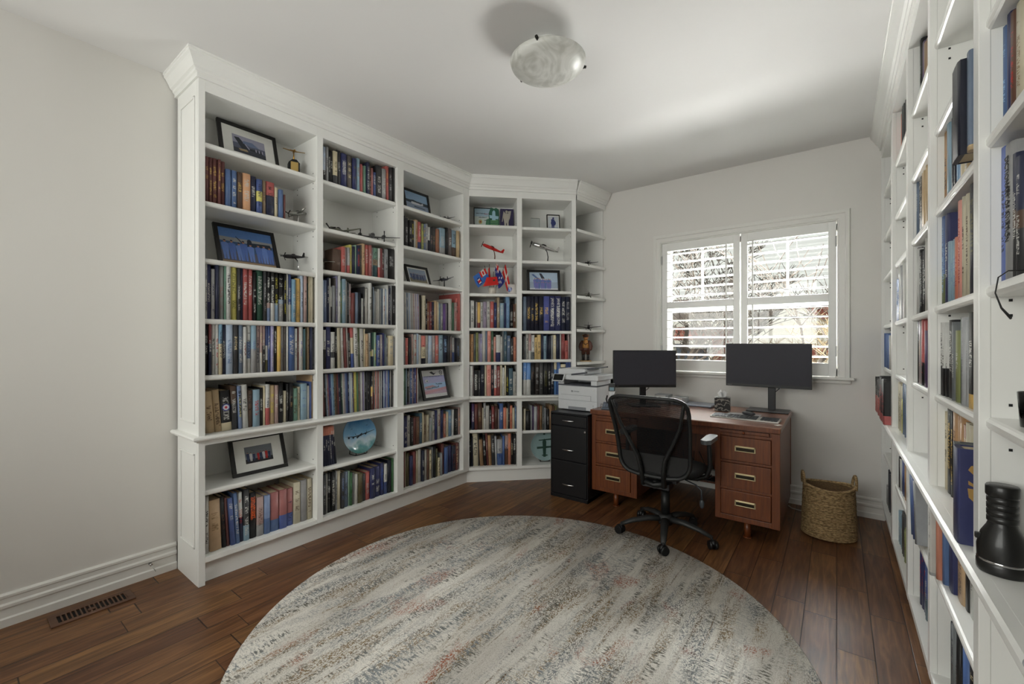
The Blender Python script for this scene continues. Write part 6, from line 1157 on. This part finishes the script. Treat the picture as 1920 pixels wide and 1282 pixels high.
t = thing('cable_outlet', 'small chrome cable stub on the left baseboard beside the bookcase', 'outlet', (-3.039, .715, .075)); b = MB(); b.tube([(0, 0, 0), (.028, 0, 0)], [.008, .006], 10); b.build('stub', CHROME, t); b = MB(); b.tube([(.028, 0, 0), (.04, .008, -.02), (.036, .016, -.038)], .0022, 6); b.build('tip', M('strip_white'), t)
t = thing('wicker_basket', 'woven seagrass waste basket with two loop handles on the floor right of the desk', 'basket', (-.045, 3.615, 0), R(12))
b = MB(); nr = 30; prof_o = []; prof_i = []
def rad(z): return .148-.012*(z/.33)
vs = []; 
for k in range(nr+1):
    z = .33*k/nr; b_ = rad(z)
for k in range(nr):
    z = .008+.322*(k+.5)/nr; r = rad(z)
    pts = [(r*1.02*math.cos(2*PI*i/40)*1.0, r*.90*math.sin(2*PI*i/40), z+.004*math.sin(2*PI*i/40*2)*(k/nr)) for i in range(40)]; b.tube(pts, .0068+.0008*math.sin(k*2.3), 6, closed=True)
b.build('woven_body', WICK, t)
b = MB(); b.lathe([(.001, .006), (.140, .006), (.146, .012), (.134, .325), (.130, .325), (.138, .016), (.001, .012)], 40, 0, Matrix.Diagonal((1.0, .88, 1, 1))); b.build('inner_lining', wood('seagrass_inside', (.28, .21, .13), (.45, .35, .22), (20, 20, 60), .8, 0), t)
b = MB(); b.tube([(.138*math.cos(2*PI*i/48)*1.02, .138*.90*math.sin(2*PI*i/48), .334+.008*math.cos(2*PI*i/48*2)) for i in range(48)], .009, 8, closed=True); b.build('rim', WICK, t)
for s in (1, -1):
    b = MB(); pts = [(s*(.140+.006*math.sin(PI*k/10)), .046*math.cos(PI*k/10), .330+.085*math.sin(PI*k/10)) for k in range(11)]; b.tube(pts, .0085, 8); b.build('handle', WICK, t)
t = thing('ceiling_lamp', 'round flush ceiling lamp with frosted alabaster glass bowl and three dark clips', 'ceiling lamp', (-1.190, 1.893, H))
def alab():
    m = bpy.data.materials.new('alabaster_glass'); m.use_nodes = True; tt = m.node_tree; N = tt.nodes.new; L = tt.links.new; bb = tt.nodes['Principled BSDF']; bb.inputs['Roughness'].default_value = .38; bb.inputs['Coat Weight'].default_value = .08
    tc = N('ShaderNodeTexCoord'); n = N('ShaderNodeTexNoise'); n.inputs['Scale'].default_value = 6; n.inputs['Distortion'].default_value = 3; L(tc.outputs['Object'], n.inputs[0]); r = N('ShaderNodeValToRGB'); r.color_ramp.elements[0].color = (*s2l((.74, .74, .71)), 1); r.color_ramp.elements[1].color = (*s2l((.86, .86, .84)), 1); r.color_ramp.elements[0].position = .35; r.color_ramp.elements[1].position = .65
    L(n.outputs[0], r.inputs[0]); L(r.outputs[0], bb.inputs['Base Color']); bb.inputs['Subsurface Weight'].default_value = 0; return m
b = MB(); q0 = -.078
b.lathe([(.184, q0), (.190, q0+.002), (.193, q0-.001), (.191, q0-.006)]+[(max(.0005, .191*math.cos(a)), q0-.006-.066*math.sin(a)) for a in [PI/2*k/14 for k in range(1, 15)]], 56)
b.lathe([(max(.0005, .184*math.sin(a)), q0-.004-.063*math.cos(a)) for a in [PI/2*k/10 for k in range(0, 10)]]+[(.184, q0)], 56); b.build('glass_bowl', alab(), t)
b = MB(); b.lathe([(.001, 0), (.09, 0), (.09, -.02), (.08, -.03), (.001, -.03)], 40); b.build('ceiling_pan', WHITE, t)
for a in (-73, 47, 167):
    ca, sa = math.cos(R(a)), math.sin(R(a)); b = MB(); b.tube([(ca*.085, sa*.085, -.022), (ca*.15, sa*.15, -.064), (ca*.196, sa*.196, -.072), (ca*.199, sa*.199, -.085), (ca*.190, sa*.190, -.092)], .003, 8); b.tube([(ca*.192, sa*.192, -.083), (ca*.206, sa*.206, -.083)], .0075, 10); b.build('clip', M('clip_nickel', (.22, .22, .21), .3, metal=.8), t)

# ------------------------------------------------------------------ things on the right-hand ledge
t = thing('flashlight', 'black ribbed flashlight standing on its wide head on the right ledge', 'flashlight', (.288, 1.392, LEDGE+.0005))
RB = M('rubber_black', (.085, .085, .08), .4, coat=.2)
b = MB(); b.lathe([(.001, 0), (.046, 0), (.048, .004), (.048, .020), (.0465, .022)], 36); b.v = [(x_*.84, y_*.84, .90*(z_*1.2 if z_ < .1 else .12+(z_-.1)*.84)) for x_, y_, z_ in b.v]; b.build('lens_ring', RB, t)
b = MB(); b.lathe([(.0465, .022), (.0478, .024), (.0465, .026)], 36); b.v = [(x_*.84, y_*.84, .90*(z_*1.2 if z_ < .1 else .12+(z_-.1)*.84)) for x_, y_, z_ in b.v]; b.build('bright_ring', CHROME, t)
b = MB(); b.lathe([(.0465, .026), (.047, .050), (.040, .075), (.029, .092), (.026, .10)], 36); b.v = [(x_*.84, y_*.84, .90*(z_*1.2 if z_ < .1 else .12+(z_-.1)*.84)) for x_, y_, z_ in b.v]; b.build('head', RB, t)
prof = []; z = .10
for k in range(4): prof += [(.0275, z), (.029, z+.002), (.029, z+.015), (.0265, z+.017), (.0265, z+.0185)]; z += .0185
prof += [(.030, z+.001), (.031, z+.004), (.031, z+.028), (.029, z+.032), (.001, z+.032)]
b = MB(); b.lathe(prof, 36); b.v = [(x_*.84, y_*.84, .90*(z_*1.2 if z_ < .1 else .12+(z_-.1)*.84)) for x_, y_, z_ in b.v]; b.build('ribbed_grip', RB, t)
b = MB(); b.box(-.05, -.027, -.006, .006, .06, .072); b.v = [(x_*.84, y_*.84, .90*(z_*1.2 if z_ < .1 else .12+(z_-.1)*.84)) for x_, y_, z_ in b.v]; b.build('switch', RB, t, bevel=.002)
t = thing('book', 'dark blue book lying flat on the right ledge beside the flashlight', 'book', (.405, 1.13, LEDGE+.0005), R(4))
b = MB(); b.box(-.065, .10, -.13, .13, .0, .003); b.box(-.065, .10, -.13, .13, .022, .025); b.box(-.065, -.062, -.13, .13, 0, .025); b.build('cover', M('cover_blue', (.16, .30, .48), .4), t); b = MB(); b.box(-.061, .096, -.127, .127, .003, .022); b.build('pages', PAGES, t)
t = thing('dish', 'small round blue and white dish at the edge of the right ledge', 'dish', (.272, .985, LEDGE+.0005))
b = MB(); b.lathe([(.001, 0), (.025, 0), (.044, .008), (.047, .011), (.044, .012), (.001, .004)], 36); b.build('body', M('dish_white', (.82, .83, .86), .2, coat=.4), t); b = MB(); b.lathe([(.001, .0045), (.036, .0095), (.0365, .0100), (.001, .0052)], 30); b.build('blue_pattern', pat('dish_blue', (.25, .28, .48), (.50, .54, .70), 40), t)
t = thing('glass_tumbler', 'clear glass tumbler on the shelf at the right edge of the photo', 'glass', (.318, 1.315, 1.1295)); b = MB(); b.lathe([(.001, 0), (.022, 0), (.026, .07), (.0245, .07), (.021, .006), (.001, .006)], 28); b.build('body', ACRYL, t)
b = MB(); pts = [(.30, 1.23, 1.433), (.262, 1.23, 1.436), (.250, 1.235, 1.425), (.246, 1.235, 1.395), (.252, 1.225, 1.365), (.262, 1.215, 1.345)]
for i, p in enumerate(pts): pass
b.tube(pts, [.004, .004, .004, .004, .005, .007], 6, flat=.3); o = b.build('strap', M('strap_black', (.10, .10, .10), .6)); tag(o, 'thin black strap hanging over the front edge of the right bookcase shelf', 'strap')

# ------------------------------------------------------------------ outside: ground, brick houses, bare trees
def brick_mat(name, c1, c2, mortar, sc=9):
    m = bpy.data.materials.new(name); m.use_nodes = True; tt = m.node_tree; N = tt.nodes.new; L = tt.links.new; bb = tt.nodes['Principled BSDF']; bb.inputs['Roughness'].default_value = .9
    tc = N('ShaderNodeTexCoord'); mp = N('ShaderNodeMapping'); mp.inputs['Rotation'].default_value = (R(90), 0, 0); L(tc.outputs['Object'], mp.inputs[0]); br = N('ShaderNodeTexBrick'); br.inputs['Scale'].default_value = sc; br.inputs[1].default_value = (*s2l(c1), 1); br.inputs[2].default_value = (*s2l(c2), 1); br.inputs[3].default_value = (*s2l(mortar), 1); br.inputs['Mortar Size'].default_value = .012
    L(mp.outputs[0], br.inputs[0]); L(br.outputs[0], bb.inputs['Base Color']); return m
st(MB().box(-40, 30, 5, 60, -3.4, -3.2).build('ground', M('pale_bounce_ground', (.86, .85, .82), .9, noise=.06, nscale=2)))  # unseen ground made pale to bounce light up through the window
BR1 = brick_mat('red_brick', (.50, .26, .22), (.60, .36, .30), (.66, .60, .55), 1.8); ROOF = M('roof_shingle', (.42, .37, .34), .9, noise=.25, nscale=14); SID = M('pale_siding', (.80, .79, .76), .7); WIND = M('dark_window', (.25, .27, .30), .2)
def house(x0, x1, y, zt, label, ridge, dormer=None, chim=None):
    t = thing('house', label, 'house', ((x0+x1)/2, y+4, -3.2)); cx, cy = t.location.x, t.location.y; w = (x1-x0)/2; z = zt+3.2
    b = MB(); b.box(-w, w, -4, 4, 0, z); b.build('walls', BR1, t)
    b = MB(); b.add([(-w-.3, -4.4, z-.1), (w+.3, -4.4, z-.1), (w+.3, 4.4, z-.1), (-w-.3, 4.4, z-.1), (-w-.3, 0, z+ridge), (w+.3, 0, z+ridge)], [(0, 1, 5, 4), (2, 3, 4, 5), (0, 4, 3), (1, 2, 5), (0, 3, 2, 1)]); b.build('roof', ROOF, t)
    b = MB(); b.box(-w-.35, w+.35, -4.5, -4.38, z-.25, z-.05); b.build('gutter', SID, t)
    for i in range(3):
        x = -w+(i+.5)*2*w/3
        b = MB(); b.box(x-.45, x+.45, -4.03, -3.99, z-1.9, z-.7); wo_ = b.build('window', WIND, t); b = MB(); b.box(x-.53, x+.53, -4.06, -4.0, z-.7, z-.6); b.box(x-.53, x+.53, -4.06, -4.0, z-2.0, z-1.9); b.box(x-.53, x-.45, -4.06, -4.0, z-1.9, z-.7); b.box(x+.45, x+.53, -4.06, -4.0, z-1.9, z-.7); b.box(x-.02, x+.02, -4.05, -4.0, z-1.9, z-.7); b.build('window_frame', SID, wo_)
    if dormer is not None:
        b = MB(); x = dormer; b.add([(x-1.1, -4.6, z-.1), (x+1.1, -4.6, z-.1), (x, -4.6, z+.9), (x-1.1, -1, z-.1), (x+1.1, -1, z-.1), (x, -1, z+.9)], [(0, 1, 2), (0, 2, 5, 3), (1, 4, 5, 2)]); b.build('gable', SID, t)
    if chim is not None:
        b = MB(); b.box(chim-.3, chim+.3, -1.9, -1.3, z, z+ridge+.15); b.build('chimney', brick_mat('chimney_brick', (.55, .24, .19), (.62, .32, .26), (.55, .45, .42), 2.5), t)
house(-5.9, -2.65, 12.5, 1.95, 'brick house with grey roof seen through the left shutter', .9)
house(-1.75, 2.0, 13.5, 1.45, 'brick house with white gable and red chimney seen through the right shutter', 1.0, dormer=-1.0, chim=-.52)
BARK = M('bark', (.20, .17, .14), .9, noise=.3, nscale=30); BARK2 = M('pale_bark', (.50, .44, .34), .9, noise=.3, nscale=30)
def tree(label, x, y, z0, h, seed, mat, lean=0, levels=5, thick=.09):
    rr = random.Random(seed); b = MB()
    def grow(p, d, L_, r, lv):
        n = 4; pts = [p]; rad_ = [r]; q = Vector(p); dd = Vector(d)
        for k in range(n):
            dd = (dd+Vector((rr.uniform(-.18, .18), rr.uniform(-.18, .18), rr.uniform(-.05, .10)))).normalized(); q = q+dd*L_/n; pts.append(q.copy()); rad_.append(r*(1-.5*(k+1)/n))
        b.tube(pts, rad_, 6 if lv > 2 else 4, cap=False)
        if lv <= 0: return
        for k in range(3 if lv > 1 else 4):
            a = rr.uniform(0, 2*PI); t_ = rr.uniform(.35, 1.0); i = min(n, int(t_*n)+0); ax = Vector((math.cos(a), math.sin(a), rr.uniform(.1, .7))).normalized(); nd = (dd*.55+ax*.8).normalized(); grow(pts[i], nd, L_*rr.uniform(.5, .72), max(.008, rad_[i]*.62), lv-1)
    grow(Vector((0, 0, 0)), Vector((lean, 0, 1)).normalized(), h*.45, thick, levels)
    o = b.build('bare_tree', mat); o.location = (x, y, z0); tag(o, label, 'tree')
tree('bare branching tree filling the left shutter view', -2.55, 9.0, -3.2, 12.0, 3, BARK, -.02, 6, .10)
tree('pale-barked bare tree in front of the gap between the two houses', -1.7, 10.4, -3.2, 7.2, 8, BARK2, .0, 6)
tree('thin bare tree with an upright branch in the right shutter view', -.70, 8.8, -3.2, 12.5, 15, BARK, .0, 4, .05)
tree('pale low bare tree before the house with the red chimney', .1, 10.9, -3.2, 7.4, 22, BARK2, .0, 6)
tree('dark low bare tree before the house seen through the left shutter', -3.3, 10.6, -3.2, 11.0, 41, BARK, .05, 6)
